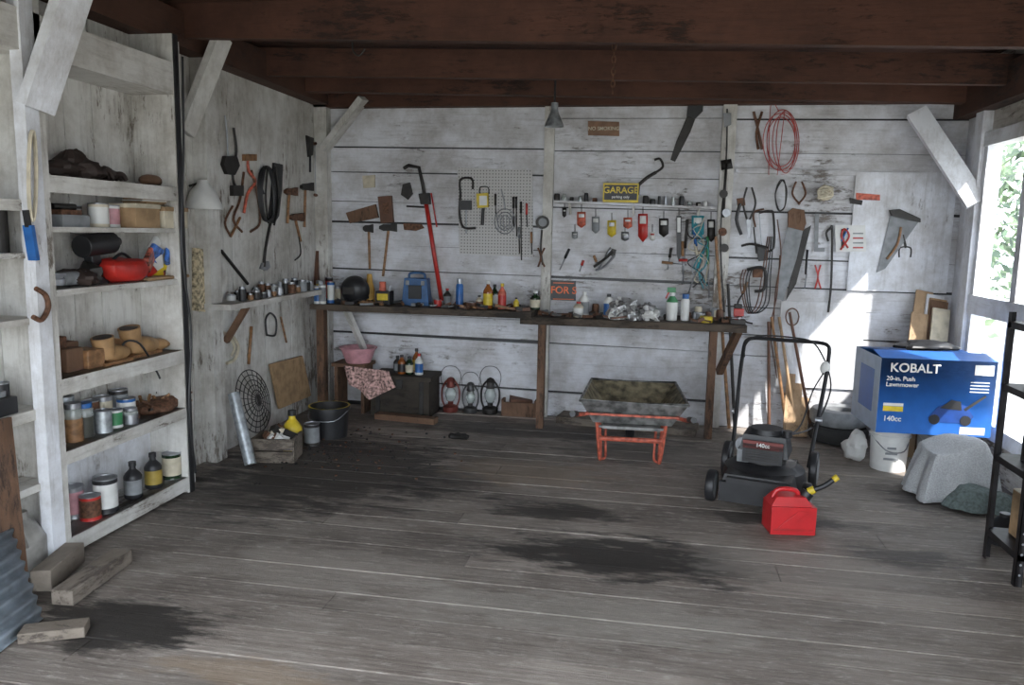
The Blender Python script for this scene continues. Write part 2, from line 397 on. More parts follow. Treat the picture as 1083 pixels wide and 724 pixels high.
def bottle(name,x,y,z,r,h,m,cap=black,label=None,shoulder=.62):
    b=B(name); lb=label or m; s=shoulder
    b.lathe((x,y,z),[(0,0),(r*.92,0),(r,.03*h),(r,.12*h),(r,(s-.08)*h),(r,s*h),(r*.8,(s+.08)*h),(r*.36,(s+.2)*h),(r*.34,.88*h),(r*.42,.88*h),(r*.42,h),(0,h)],[m,m,m,lb,m,m,m,m,cap,cap,cap],seg=18); b.done()
def spray(name,x,y,z,r,h,m,cap):
    b=B(name); b.lathe((x,y,z),[(0,0),(r,0),(r,.76*h),(r*.75,.82*h),(r*.75,.83*h),(r*.8,.83*h),(r*.78,h),(0,h)],[steel,m,m,steel,cap,cap,cap],seg=18)
    b.done()
def jar(name,x,y,z,r,h,fill=rust,lid=steel):
    b=B(name); b.lathe((x,y,z),[(0,0),(r,0),(r,.6*h)],fill,seg=18); b.lathe((x,y,z),[(r,.6*h),(r,.8*h),(r*.85,.86*h)],glass,seg=18); b.lathe((x,y,z+.86*h),[(r*.9,0),(r*.9,.14*h),(0,.14*h)],lid,seg=18); b.done()
# shelf contents ------------------------------------------------
X=-2.92
z=1.87
dl=mat('dark_leather',(.035,.022,.018),.7)
b=B('work_glove_pile')
for i,(u,dx,h) in enumerate(((72,0,.045),(95,.03,.05),(115,0,.04),(90,-.04,.075))):
    b.sph((X+dx,ys(u),z+h),(.07,.085,h),dl,20,.35,flat=h-.001,f=20)
    for k in range(4): b.curve([(X+dx-.03+k*.02,ys(u)+.03,z+h),(X+dx-.03+k*.025,ys(u)+.09,z+h+.01),(X+dx-.03+k*.026,ys(u)+.12,z+.02)],.013,dl)
b.done()
lm=mat('brown_leather',(.13,.07,.04),.6)
b=B('work_boot'); b.sph((X,ys(165),z+.035),(.05,.1,.035),lm,noise=.1,flat=.033); b.sph((X,ys(176),z+.055),(.045,.05,.05),lm,noise=.1); b.box((X,ys(168),z+.006),(.08,.2,.012),black); b.done()
z=1.63
can('paint_can',X+.03,ys(103),z,.05,.125,cream,steel,white); can('paint_can',X,ys(121),z,.045,.12,white,steel,pink); can('paint_can',X-.05,ys(90),z,.045,.11,iron,steel,grey)
b=B('metal_tray'); b.b2((X-.08,ys(55),z),(X+.08,ys(84),z+.06),grey); b.b2((X-.06,ys(58),z+.06),(X+.06,ys(80),z+.085),rust); b.cyl((X,ys(60),z+.1),(X+.02,ys(80),z+.1),.016,iron); b.done()
b=B('cardboard_box'); b.b2((X-.08,ys(130),z),(X+.10,ys(156),z+.13),card); b.b2((X-.085,ys(129.5),z+.11),(X+.105,ys(156.5),z+.135),cream); b.done(bevel=.003)
b=B('cardboard_box'); b.b2((X-.06,ys(159),z),(X+.11,ys(184),z+.12),cream); b.b2((X-.065,ys(158.5),z+.10),(X+.115,ys(184.5),z+.125),card); b.done(bevel=.003)
b=B('folded_paper_stack')
for k in range(5): b.box((X,ys(157)+random.uniform(-.02,.02),z+.14+k*.008),(.14,.2,.007),random.choice((cream,white,card)),Euler((0,0,random.uniform(-.2,.2))))
b.done()
z=1.33
b=B('power_drill'); yy=ys(105); b.cyl((X,yy-.12,z+.2),(X,yy+.11,z+.22),.06,black); b.cyl((X,yy+.11,z+.22),(X,yy+.17,z+.225),.025,iron); b.box((X,yy-.03,z+.09),(.05,.07,.18),black,Euler((.2,0,0))); b.box((X,yy-.04,z+.02),(.08,.14,.04),black); b.done(bevel=.004)
b=B('tool_bag'); b.sph((X+.05,ys(122),z+.07),(.09,.15,.07),red,24,.15,flat=.068,e=.7); b.curve([(X+.05,ys(108),z+.11),(X+.05,ys(122),z+.16),(X+.05,ys(134),z+.11)],.008,black); b.done()
b=B('shop_rag_bundle'); b.sph((X+.02,ys(78),z+.04),(.10,.11,.045),dl,24,.4,flat=.038,f=18); b.sph((X+.02,ys(92),z+.05),(.07,.06,.06),iron,20,.4,flat=.048,f=18); b.done()
b=B('snack_packet_pile')
pk=mat('packet_print',(.45,.12,.08),.35,0,.9,30); pk2=mat('packet_blue_print',(.05,.14,.42),.35,0,.9,30)
for k,(u,zz,mm) in enumerate(((142,.06,pk2),(150,.05,red),(158,.09,white),(165,.05,yellow),(172,.12,pk2),(180,.07,red),(156,.15,pk2),(168,.18,white),(178,.17,cream),(148,.12,pk),(174,.04,pk),(182,.12,white))):
    b.box((X+random.uniform(.0,.08),ys(u),z+zz),(.03,.13,.10),mm,Euler((random.uniform(-.7,.7),random.uniform(-.4,.4),random.uniform(-.5,.5))),.9)
b.b2((X-.1,ys(140),z),(X+.1,ys(186),z+.02),card); b.done(bevel=.008)
b=B('angle_grinder'); yy=ys(62); b.cyl((X+.05,yy-.06,z+.045),(X+.05,yy+.12,z+.045),.035,grey); b.cyl((X+.05,yy-.1,z+.02),(X+.05,yy-.1,z+.05),.06,steel); b.box((X+.05,yy-.08,z+.05),(.06,.08,.05),steel); b.done()
z=.90
b=B('wood_block_pile')
for u,dx,w,h,mm in((66,0,.1,.12,OW),(84,.02,.12,.10,woodh),(58,-.04,.08,.18,rust),(75,-.06,.07,.14,OW)):
    b.box((X+dx,ys(u),z+h/2),(w,.12,h),mm,Euler((0,0,random.uniform(-.2,.2))))
b.done(bevel=.006)
tan=mat('tan_leather',(.34,.20,.09),.6)
b=B('work_boot'); yy=ys(138)
b.sph((X+.02,yy+.05,z+.05),(.06,.13,.055),tan,24,.12,flat=.045); b.cyl((X+.02,yy-.03,z+.04),(X+.02,yy-.06,z+.17),.052,tan,.06); b.box((X+.02,yy+.03,z+.008),(.10,.27,.016),woodh); b.cyl((X+.02,yy-.06,z+.165),(X+.02,yy-.061,z+.172),.05,dl); b.done()
b=B('work_boot'); yy=ys(103); b.sph((X+.05,yy+.05,z+.05),(.05,.11,.05),tan,24,.12,flat=.045); b.cyl((X+.05,yy-.03,z+.04),(X+.05,yy-.05,z+.15),.05,tan,.058); b.box((X+.05,yy+.02,z+.008),(.09,.23,.016),woodh); b.cyl((X+.05,yy-.05,z+.146),(X+.05,yy-.051,z+.152),.048,dl); b.done()
b=B('canvas_bundle'); b.sph((X-.03,ys(118),z+.06),(.07,.12,.06),woodh,24,.35,flat=.058); b.sph((X-.02,ys(165),z+.035),(.08,.13,.035),tan,24,.35,flat=.034); b.done()
b=B('gooseneck_wire'); b.curve([(X+.06,ys(112),z+.004),(X+.06,ys(118),z+.10),(X+.09,ys(130),z+.08),(X+.11,ys(142),z-.08),(X+.12,ys(145),z-.14)],.006,black); b.done()
z=.54
jar('glass_jar',X+.03,ys(63),z,.045,.20,woodh); jar('glass_jar',X+.02,ys(77),z,.045,.18,mat('dark_fill',(.05,.05,.04)),blue)
jar('glass_jar',X-.05,ys(70),z,.05,.22,cream,galv); 
can('tin_can',X+.05,ys(92),z,.045,.12,galv); can('tin_can',X+.04,ys(107),z,.04,.10,white,steel,green)
can('tin_can',X-.05,ys(97),z,.045,.16,rust); can('tin_can',X+.0,ys(127),z,.05,.13,blue,steel,white); jar('glass_jar',X+.07,ys(119),z,.04,.09,steel)
can('paint_can',X-.06,ys(112),z,.05,.16,steel,steel,cream); can('paint_can',X-.07,ys(131),z,.05,.17,iron,steel,grey)
b=B('hardware_scrap_pile')
for k in range(46):
    yy=random.uniform(ys(140),ys(186)); b.beam((X+random.uniform(-.08,.08),yy,z+random.uniform(.01,.10)),(X+random.uniform(-.08,.1),yy+random.uniform(-.1,.05),z+random.uniform(.01,.06)),.015,.012,random.choice((rust,iron,steel,woodh)))
b.sph((X,ys(160),z+.02),(.10,.18,.05),rust,24,.3,flat=.02); b.done()
z=.10
for u,r,h,mm,lb,kind in((87,.052,.13,red,rust,'c'),(104,.062,.19,black,white,'c'),(134,.05,.21,dkgreen,black,'b'),(156,.05,.21,dkgreen,black,'b'),(176,.055,.16,dkgreen,cream,'c')):
    yy=ys(u,540)
    if kind=='c': can('oil_can',-2.87,yy,z,r,h,mm,steel,lb)
    else: bottle('oil_bottle',-2.87,yy,z,r,h,black,black,mat('label_gold',(.35,.25,.05),.5) if u>140 else grey,.6)
can('oil_can',-2.98,ys(88,540),z,.055,.17,steel,steel,pink); can('oil_can',-2.98,ys(120,540),z,.05,.15,iron,steel,rust)
# far-left bay contents
for zz,items in((1.51,[(2.75,.05,.22,grey),(2.95,.05,.26,cream),(3.10,.045,.2,iron)]),(.78,[(2.6,.05,.15,rust),(2.85,.06,.2,grey),(3.05,.04,.14,black)]),(1.21,[(2.7,.05,.12,black),(2.95,.05,.1,rust)])):
    for yy,r,h,mm in items: can('tin_can',-2.92,yy,zz,r,h,mm)
b=B('whisk_brush'); b.beam(onX(30,238,SX+.05),onX(36,275,SX+.05),.02,.045,blue,(1,0,0)); b.beam(onX(27,222,SX+.05),onX(30,240,SX+.05),.02,.02,black,(1,0,0)); b.done()
b=B('rope_hank'); 
for k in range(6):
    pts=[onX(33+k*.5+4*math.cos(t),(186)+48*math.sin(t),SX+.045+k*.004) for t in [i*math.pi/6 for i in range(12)]]; b.curve(pts,.004,cream,6,True,3)
b.done()
b=B('horseshoe'); b.curve([onX(u,v,SX+.045) for u,v in((38,305),(48,312),(51,325),(44,338),(35,335))],.012,rust); b.done()
b=B('battery_charger'); p=onX(10,410,-2.9); b.b2((-3.0,p.y-.2,.78),(-2.84,p.y-.02,.86),black); b.box((-2.9,p.y-.1,.875),(.06,.1,.03),grey); b.done(bevel=.005)
b=B('extension_cord'); b.curve([onX(193,60,SX+.05),onX(194,160,SX+.05),onX(192,260,SX+.06),onX(202,350,SX+.05),onX(200,430,SX+.06),onX(207,500,SX+.05)],.007,black); b.done()
# floor, near left
cm=mat('blue_grey_tin',(.36,.42,.48),.5,.3,.3,12)
b=B('corrugated_metal_sheet'); A=onZ(46,655); e1=(onZ(5,687)-A); e1=e1.normalized()*.6; tp=onX(8,548,SX+.04); e2=tp-A
n=72; vs=[]; nn=e1.cross(e2).normalized()
for i in range(n+1):
    t=i/n; off=nn*.010*math.sin(t*math.pi*2*9)
    for k in(0,1): vs.append(A+e2*t+e1*k+off+V((0,0,.008)))
fs=[(2*i,2*i+1,2*i+3,2*i+2) for i in range(n)]; b.addf(vs,fs,cm); ob=b.done(); sm=ob.modifiers.new('s','SOLIDIFY'); sm.thickness=.003
b=B('wooden_block'); p=onZ(58,672); b.box((p.x,p.y,.022),(.24,.09,.044),GW,Euler((0,0,.45))); b.done(bevel=.004)
b=B('wooden_block'); p=onZ(66,640); q=onZ(130,594); b.beam(p+V((0,0,.035)),q+V((0,0,.035)),.10,.07,GY); p=onZ(48,626);q=onZ(84,594); b.beam(p+V((-.02,0,.05)),q+V((-.02,0,.05)),.09,.10,GY); b.done(bevel=.004)
b=B('plastic_jug'); p=onZ(32,605); jm=mat('jug_plastic',(.30,.29,.27),.35); b.lathe((p.x-.03,p.y,0),[(0,0),(.09,0),(.10,.03),(.10,.17),(.06,.24),(.028,.26),(.028,.30),(0,.30)],jm); b.curve([(p.x-.03,p.y-.04,.27),(p.x+.05,p.y-.1,.26),(p.x+.06,p.y-.08,.16)],.014,jm); b.done()
b=B('leaning_board'); yb_=onX(8,500,SX+.07).y; b.beam((SX+.09,yb_-.02,0.01),(SX+.04,yb_,.80),.13,.02,OW,(1,0,0)); b.done()
# ------------------------------------------------------------------ left wall tools
def stick(name,S,parts):
    b=B(name)
    for k in parts:
        if k[0]=='t': tub(b,S,k[1],k[2],k[3],max(.016,k[2]+.002) if len(k)<5 else k[4])
        else: plate(b,S,k[1],.002 if len(k)<5 else k[4],k[2],k[3])
    return b.done()
def hammer(S,hx,hy,ex,ey,w=9,hm=iron,wm=woodh,name='hammer'):
    stick(name,S,[('t',[(hx,hy),(ex,ey)],.012,wm),('p',[(hx-w,hy-2),(hx-w*.5,hy-4),(hx+w*.3,hy-4),(hx+w,hy-5),(hx+w,hy+4),(hx+w*.3,hy+3),(hx-w*.5,hy+3),(hx-w,hy+1)],.03,hm)])
stick('ladle',SL,[('t',[(238,122),(240,140),(241,165)],.006,steel),('p',[(235,165),(247,165),(250,175),(245,185),(237,184),(233,174)],.03,iron)])
stick('padlock_chain',SL,[('t',[(247,135),(250,160),(246,185),(250,200)],.010,iron),('p',[(243,196),(254,196),(254,207),(243,207)],.03,iron)])
stick('hand_drill_brace',SL,[('t',[(262,165),(263,180),(270,192),(262,205),(258,225)],.011,orange),('p',[(256,163),(268,163),(268,170),(256,170)],.03,woodh)])
stick('ice_tongs',SL,[('t',[(266,180),(272,205),(275,235),(265,245)],.009,rust),('t',[(258,182),(254,210),(247,232),(256,245)],.009,rust)])
stick('scythe_hook',SL,[('t',[(246,218),(238,235),(244,250)],.008,rust),('t',[(244,250),(254,230)],.010,woodh)])
stick('belt_strap',SL,[('p',[(288,172),(297,174),(296,200),(293,228),(288,236),(283,234),(286,205)],.02,black),('t',[(279,176),(275,190),(279,205)],.008,black)])
stick('roller_chain',SL,[('t',[(283,176),(281,210),(284,236)],.008,iron),('t',[(292,176),(295,210),(290,238)],.008,iron,.03)])
stick('adjustable_wrench',SL,[('t',[(286,236),(281,262),(279,282)],.012,iron),('p',[(276,278),(282,276),(284,282),(280,286),(274,284)],.02,steel)])
b=B('hanging_rubber_hose')
for k in range(3): tub(b,SL,[(276+k*2,180),(273+k*2,205),(279+k,232),(289,228),(291-k,200),(286-k,178)],.008,black,.03+k*.012,True,True)
b.done()
hammer(SL,323,198,322,240,6,iron); hammer(SL,312,230,318,255,7,rust)
hammer(SL,306,203,304,236,6,rust)
stick('bow_saw',SL,[('t',[(332,152),(343,151),(351,160),(350,200),(345,208),(333,206)],.014,brown),('t',[(333,153),(334,205)],.004,steel)])
stick('putty_knife',SL,[('p',[(323,143),(331,146),(330,164),(325,166)],.01,iron),('t',[(328,165),(328,182)],.01,black)])
b=B('lamp_shade'); c=SL(215,205,.10); b.lathe(c+V((0,0,-.10)),[(.12,0),(.115,.03),(.08,.12),(.04,.16),(.03,.19),(0,.19)],white,seg=24); b.cyl(c+V((-.1,0,.05)),c+V((0,0,.08)),.008,iron); b.done()
stick('paper_bag',SL,[('p',[(203,262),(216,265),(221,300),(214,330),(203,328)],.05,mat('printed_bag',(.5,.42,.28),.7,0,.7,40))])
stick('shoe_rasp',SL,[('t',[(234,265),(250,285),(262,300)],.012,iron)])
stick('steel_bracket',SL,[('t',[(282,354),(281,338),(286,331),(292,338),(291,354),(282,354)],.008,black)])
stick('rope_coil',SL,[('t',[(236,352),(246,356),(252,367),(248,380),(240,384)],.012,cream),('t',[(238,356),(245,360),(248,368),(245,376)],.010,cream,.03)])
stick('wood_stirrer',SL,[('t',[(266,345),(263,385)],.012,woodh),('t',[(297,335),(303,362)],.009,woodh)])
stick('wire_hook',SL,[('t',[(316,250),(318,268),(312,275)],.006,iron)])
stick('leather_sheath',SL,[('p',[(335,250),(355,249),(353,285),(344,315),(331,312)],.03,brown)])
b=B('hardware_jar_collection'); yy=onX(246,300,XL+.1).y
while yy<6.3:
    for xo in(.08,.18):
        h=random.uniform(.04,.12); r=random.uniform(.02,.038); mm=random.choice((grey,steel,rust,white,iron,black,woodh,iron))
        b.lathe((XL+xo,yy+random.uniform(-.02,.02),LZ),[(0,0),(r,0),(r,h*.8),(r*.8,h*.82),(r*.8,h),(0,h)],[mm,mm,mm,steel,steel],seg=12)
    yy+=.095
b.done()
b=B('wire_fan_guard'); c=SL(268,424,.12); ax1=V((0,1,0)); ax2=V((-.22,0,.97)).normalized(); n_=V((.97,0,.22))
for r in(.24,.20,.16,.12,.08,.04): b.curve([c+ax1*r*math.cos(t)+ax2*r*math.sin(t)+n_*(.05-r*.2) for t in[i*math.pi/8 for i in range(16)]],.004,iron,6,True,3)
for i in range(20):
    t=i*math.pi/10; b.tube([c+n_*.05,c+ax1*.24*math.cos(t)+ax2*.24*math.sin(t)],.003,iron,6)
b.done()
b=B('cardboard_sheet'); plate(b,SL,[(284,385),(318,376),(327,418),(294,432)],.03,.02,card); b.done()
def fl(u,v): return onZ(u,v)
b=B('stove_pipe'); p=fl(268,497); b.cyl((p.x-.02,p.y,.04),(p.x-.20,p.y+.12,.50),.04,galv,seg=24); b.done()
b=B('wooden_crate'); p=fl(287,488); b.M=T(p.x,p.y+.1,0,.2)
for sx in(-1,1): b.b2((sx*.14-.008,-.12,0),(sx*.14+.008,.12,.17),GW)
for sy in(-1,1):
    for z0 in(.0,.09): b.b2((-.14,sy*.12-.008,z0),(.14,sy*.12+.008,z0+.08),GW)
b.b2((-.14,-.12,0),(.14,.12,.015),GW)
for k in range(14): b.box((random.uniform(-.09,.09),random.uniform(-.07,.07),.14+random.uniform(0,.06)),(.1,.05,.05),random.choice((grey,cream,rust,white,iron)),Euler((random.random(),random.random(),random.random())))
b.done()
p=fl(307,478); bottle('antifreeze_jug',p.x+.02,p.y,0,.07,.32,yellow,black,mat('label_y',(.55,.48,.12)),.6)
b=B('paint_bucket'); p=fl(346,462); b.lathe((p.x,p.y+.05,0),[(0,0),(.14,0),(.155,.22),(.165,.22),(.165,.25),(.15,.25),(.14,.1),(0,.1)],[black,black,black,black,yellow,iron,iron],seg=24)
b.curve([(p.x-.16,p.y+.05,.22),(p.x-.1,p.y-.10,.16),(p.x+.1,p.y-.10,.16),(p.x+.16,p.y+.05,.22)],.004,steel); b.done()
can('paint_can',fl(330,470).x,fl(330,470).y,0,.06,.17,iron,steel,grey)
b=B('coal_debris_pile')
for k in range(300):
    u=random.gauss(350,55);v=random.gauss(472,16)
    if not(200<u<500 and 452<v<520): continue
    q=fl(u,v); s_=random.uniform(.004,.014)
    if q.x<XL+.2: continue
    b.sph((q.x,q.y,s_*.5),(s_,s_*1.3,s_*.6),random.choice((black,iron,rust)),6)
b.sph(fl(484,463)+V((0,0,.015)),(.09,.05,.025),iron,12,.5,f=25)
b.done()
# ------------------------------------------------------------------ under bench
b=B('wooden_chest'); p=onZ(428,437); cm2=worn('chest_wood',(.05,.04,.03),(.02,.016,.014),'x',.6)
chx=p.x; chy=min(p.y+.17,D-.22)
b.M=T(chx,chy,0,0); b.b2((-.27,-.17,.0),(.27,.17,.33),cm2); b.b2((-.29,-.18,.33),(.29,.18,.37),cm2)
for xx in(-.2,.2): b.b2((xx-.02,-.18,.02),(xx+.02,-.17,.33),iron)
b.b2((-.03,-.19,.26),(.03,-.17,.34),iron); b.done(bevel=.004)
for du,dv,mm,lb,h in((-.02,0,amber,black,.17),(.05,0,dkgreen,cream,.16),(.14,0,white,blue,.19),(.09,.09,amber,yellow,.22),(-.08,.06,black,grey,.15)):
    bottle('liquid_bottle',chx+du,chy-.05+dv,.37,.037,h,mm,red if mm is white else black,lb)
b=B('small_wooden_stand'); q=onZ(388,437); sx0=q.x-.14
b.b2((sx0-.16,chy-.13,.0),(sx0-.13,chy+.10,.42),OW); b.b2((sx0+.09,chy-.13,0),(sx0+.12,chy+.10,.42),OW); b.b2((sx0-.18,chy-.15,.42),(sx0+.14,chy+.12,.45),OW); b.done()
b=B('plastic_basin'); pb=onY(380,384,chy); bx0,bz=pb.x,.45
b.lathe((bx0,chy-.02,bz),[(0,0),(.11,0),(.16,.13),(.172,.13),(.172,.14),(.15,.135),(.105,.012),(0,.012)],pink,seg=28); b.done()
b=B('bandana_cloth'); chk=mat('cloth_red_white',(.48,.30,.27),.9,0,.9,45)
N=18; vs=[]; p0=onY(362,388,chy-.2); 
for i in range(N+1):
    for j in range(N+1):
        s_,t_=i/N,j/N; vs.append((p0.x+.02+.42*s_+.06*t_, chy-.20-.03*math.sin(s_*14+t_*2)*t_-(.02), .45-.03*s_-.28*t_*(1-abs(s_-.45)*.9)))
fs=[(i*(N+1)+j,(i+1)*(N+1)+j,(i+1)*(N+1)+j+1,i*(N+1)+j+1) for i in range(N) for j in range(N)]
b.addf(vs,fs,chk); ob=b.done(); sm=ob.modifiers.new('s','SOLIDIFY'); sm.thickness=.004
def lantern(u,v,h,col):
    p=onZ(u,v); b=B('kerosene_lantern',T(p.x,p.y+.05,0)@Matrix.Scale(h/.36,4))
    b.lathe((0,0,0),[(0,0),(.07,0),(.075,.01),(.075,.05),(.05,.065),(.025,.07),(.028,.10),(.04,.11)],[col]*7,seg=24)
    b.lathe((0,0,.11),[(.038,0),(.055,.05),(.055,.08),(.035,.13)],glass,seg=20)
    b.lathe((0,0,.24),[(.04,0),(.045,.01),(.035,.03),(.035,.06),(.045,.065),(.03,.09),(.008,.10),(0,.10)],col,seg=20)
    for s_ in(-1,1): b.curve([(s_*.06,0,.05),(s_*.085,0,.12),(s_*.085,0,.22),(s_*.05,0,.29),(s_*.03,0,.30)],.009,col)
    b.tube([(-.06,0,.19),(.06,0,.19)],.002,steel); b.tube([(-.06,.0,.14),(.06,0,.14)],.002,steel)
    b.curve([(-.08,0,.24),(-.10,0,.36),(-.05,0,.44),(.05,0,.44),(.10,0,.36),(.08,0,.24)],.003,iron,6); b.done()
lantern(475,436,.34,mat('lantern_red',(.17,.04,.03),.5,.3)); lantern(496,437,.30,mat('lantern_grey',(.09,.09,.09),.45,.6)); lantern(517,438,.35,iron)
b=B('small_crate'); p=onZ(548,441); b.M=T(p.x,p.y+.12,0)
b.b2((-.15,-.1,0),(.15,.1,.02),OW)
for sy in(-1,1): b.b2((-.15,sy*.1-.01,0),(.15,sy*.1+.01,.13),OW)
for sx in(-1,1): b.b2((sx*.15-.01,-.1,0),(sx*.15+.01,.1,.15),OW)
b.box((0,0,.13),(.2,.1,.05),brown,Euler((.2,.1,.3))); b.done()
b=B('floor_sill_board'); p=fl(590,448);q=fl(738,463); b.beam(p+V((0,.15,.03)),q+V((0,.15,.03)),.26,.06,GW); b.done(keep=True)
b=B('loose_plank'); p=fl(400,441);q=fl(462,447); b.beam(p+V((0,-.03,.025)),q+V((0,-.03,.025)),.10,.05,OW); b.done()
# ------------------------------------------------------------------ bench top items
def bx(u,y=6.6,v=318): return onY(u,v,y).x
def onb(u,y=6.6): x=bx(u,y); return x,y,(LB if x<xm else RB)
x,y,z=onb(376); b=B('welding_helmet'); b.sph((x,y,z+.12),(.13,.11,.13),black,24,0,Euler((.3,.5,0)),flat=.1); b.box((x-.02,y-.11,z+.12),(.1,.02,.06),iron); b.curve([(x-.1,y,z+.05),(x,y-.13,z+.02),(x+.12,y,z+.06)],.012,black); b.done()
x,y,z=onb(391,6.7); b=B('oil_funnel'); b.lathe((x,y,z),[(.045,0),(.05,.01),(.045,.12),(.03,.18),(.02,.26),(.0,.26)],mat('funnel_ochre',(.45,.26,.05),.5)); b.done()
x,y,z=onb(407,6.62); b=B('socket_case'); b.box((x,y,z+.06),(.13,.12,.12),black); b.box((x,y-.062,z+.07),(.10,.012,.06),yellow); b.cyl((x-.02,y,z+.12),(x-.02,y,z+.20),.03,orange); b.cyl((x+.04,y,z+.12),(x+.05,y,z+.17),.015,steel); b.done(bevel=.004)
x,y,z=onb(441,6.65); b=B('plastic_tool_case'); bl2=mat('case_blue',(.03,.10,.24),.45); b.box((x,y,z+.12),(.25,.12,.24),bl2,None,.82); b.curve([(x-.07,y,z+.23),(x-.06,y,z+.28),(x+.06,y,z+.28),(x+.07,y,z+.23)],.012,bl2); b.box((x,y-.065,z+.12),(.12,.01,.12),black); b.box((x-.07,y-.06,z+.20),(.03,.02,.04),grey); b.box((x+.07,y-.06,z+.20),(.03,.02,.04),grey); b.done(bevel=.008)
b=B('bolt_cutter'); tub(b,SB,[(449,205),(467,318)],.020,red,.03); tub(b,SB,[(456,204),(462,240)],.007,red,.03); b.done()
b=B('tire_iron'); tub(b,SB,[(427,178),(432,175),(443,177),(447,195),(450,212)],.016,iron,.03,False); plate(b,SB,[(444,205),(455,204),(456,216),(446,216)],.01,.04,iron); b.done()
spray('spray_can',*onb(486)[:2],LB,.033,.25,blue,steel)
x,y,z=onb(463); can('tin_can',x,y,z,.035,.06,red)
for u,yy,r,h,mm,cp,lb in((516,6.6,.042,.24,amber,white,yellow),(531,6.6,.036,.22,orange,yellow,red),(507,6.6,.032,.11,cream,black,brown),(566,6.66,.045,.16,dkgreen,white,cream),(546,6.62,.025,.10,yellow,black,yellow),(523,6.74,.035,.20,dkgreen,black,white),(473,6.74,.035,.15,iron,red,grey)):
    x,y,z=onb(u,yy); bottle('fluid_bottle',x,y,z,r,h,mm,cp,lb)
x,y,z=onb(499); can('tin_can',x,y,z,.05,.05,brown)
so_=mat('sign_orange',(.80,.15,.03),.5)
b=B('for_sale_sign'); plate(b,SB,[(583,296),(609,297),(609,318),(583,317)],.004,.008,black)
b.text('FOR S',SB(596,307,.012),(1,0,0),(0,0,1),.088,so_)
for v in(298.5,315.5): plate(b,SB,[(585,v),(607,v+.6),(607,v+1.4),(585,v+.8)],.012,.002,so_)
b.done()
for u,yy,h,mm,cp,lb in((618,6.62,.21,white,white,grey),(644,6.6,.20,white,black,blue),(612,6.55,.13,cream,red,white),(655,6.72,.17,white,white,grey)):
    x,y,z=onb(u,yy); bottle('detergent_bottle',x,y,z,.043,h,mm,cp,lb,.68)
b=B('foil_scrap_pile'); foil=mat('foil',(.50,.50,.50),.35,.8,.6,30,bump=1)
for k in range(26): x,y,z=onb(random.uniform(648,692),random.uniform(6.46,6.60)); b.sph((x,y,RB+random.uniform(.02,.10)),(.06,.05,.035),random.choice((foil,foil,white)),12,.9,rot=Euler((random.random()*3,random.random()*3,0)),f=30)
b.done()
x,y,z=onb(711,6.6); b=B('trigger_spray_bottle'); b.lathe((x,y,z),[(0,0),(.045,0),(.05,.15),(.02,.2),(.02,.23)],[white,white,green,white]); b.box((x-.01,y,z+.25),(.07,.03,.04),green); b.box((x-.04,y,z+.21),(.012,.02,.07),red,Euler((0,.4,0))); b.done()
spray('spray_can',*onb(725)[:2],RB,.035,.22,white,blue)
x,y,z=onb(742); can('tin_can',x,y,z,.04,.07,steel,steel,grey); x,y,z=onb(748,6.52); b=B('roll_of_tape'); b.lathe((x,y,z),[(.02,0),(.05,0),(.05,.05),(.02,.05),(.02,0)],yellow); b.done()
x,y,z=onb(781,6.5); b=B('bench_vise'); b.box((x,y,z+.02),(.12,.12,.04),iron); b.box((x,y,z+.07),(.05,.08,.08),red); b.box((x,y-.07,z+.10),(.08,.03,.06),red); b.cyl((x,y-.15,z+.06),(x,y,z+.06),.012,steel); b.cyl((x-.06,y-.14,z+.06),(x+.06,y-.14,z+.06),.006,steel); b.box((x,y+.0,z+.13),(.06,.04,.06),iron); b.done(bevel=.004)
b=B('small_hand_tool_clutter')
for k in range(150):
    u=random.uniform(338,775); 
    if abs(u-563)<8: continue
    x,y,z=onb(u,random.uniform(6.42,6.78)); a=random.uniform(0,6); l=random.uniform(.02,.08)
    b.beam((x-l*math.cos(a),y-l*.3*math.sin(a),z+.012),(x+l*math.cos(a),y+l*.3*math.sin(a),z+random.uniform(.012,.04)),random.uniform(.010,.035),random.uniform(.010,.03),random.choice((iron,rust,iron,woodh,black,iron,grey,brown,brown,rust)))
for k in range(12):
    u=random.uniform(620,770)
    x,y,z=onb(u,random.uniform(6.68,6.78)); h=random.uniform(.05,.11); r=random.uniform(.02,.033); mm=random.choice((iron,rust,steel,cream,grey,brown))
    b.lathe((x,y,z),[(0,0),(r,0),(r,h*.85),(r*.8,h),(0,h)],mm,seg=12)
b.done()
for u,yy,h,mm,lb in((322,6.45,.16,white,blue),(331,6.5,.20,steel,yellow),(341,6.45,.17,white,grey),(350,6.55,.19,blue,white),(337,6.7,.22,iron,red),(357,6.7,.14,steel,cream)):
    x=bx(u,yy); x=max(x,XL+.17); can('spray_can',x,yy,LB,.033,h,mm,steel,lb)
# ------------------------------------------------------------------ back wall tools
stick('wood_offcut',SB,[('p',[(367,225),(398,216),(401,230),(371,236)],.03,OW)])
stick('wood_plane_block',SB,[('p',[(401,208),(415,207),(417,235),(404,236)],.04,brown),('p',[(405,214),(411,214),(411,226),(405,226)],.008,rust,.043)])
stick('tan_block',SB,[('p',[(384,186),(397,185),(397,198),(385,199)],.02,cream)])
hammer(SB,390,242,391,284,5); hammer(SB,411,241,405,292,9)
stick('hatchet',SB,[('p',[(427,195),(434,193),(437,205),(432,211),(425,206)],.03,iron)])
stick('door_hinge',SB,[('p',[(427,236),(446,237),(449,241),(440,244),(428,243)],.02,rust),('t',[(430,218),(450,219)],.008,iron)])
b=B('pegboard'); pg=nodes('peg_holes'); mt,nt,pr=pg
tc=nt.nodes.new('ShaderNodeTexCoord'); vo=nt.nodes.new('ShaderNodeTexVoronoi'); vo.inputs['Randomness'].default_value=0; vo.inputs['Scale'].default_value=36
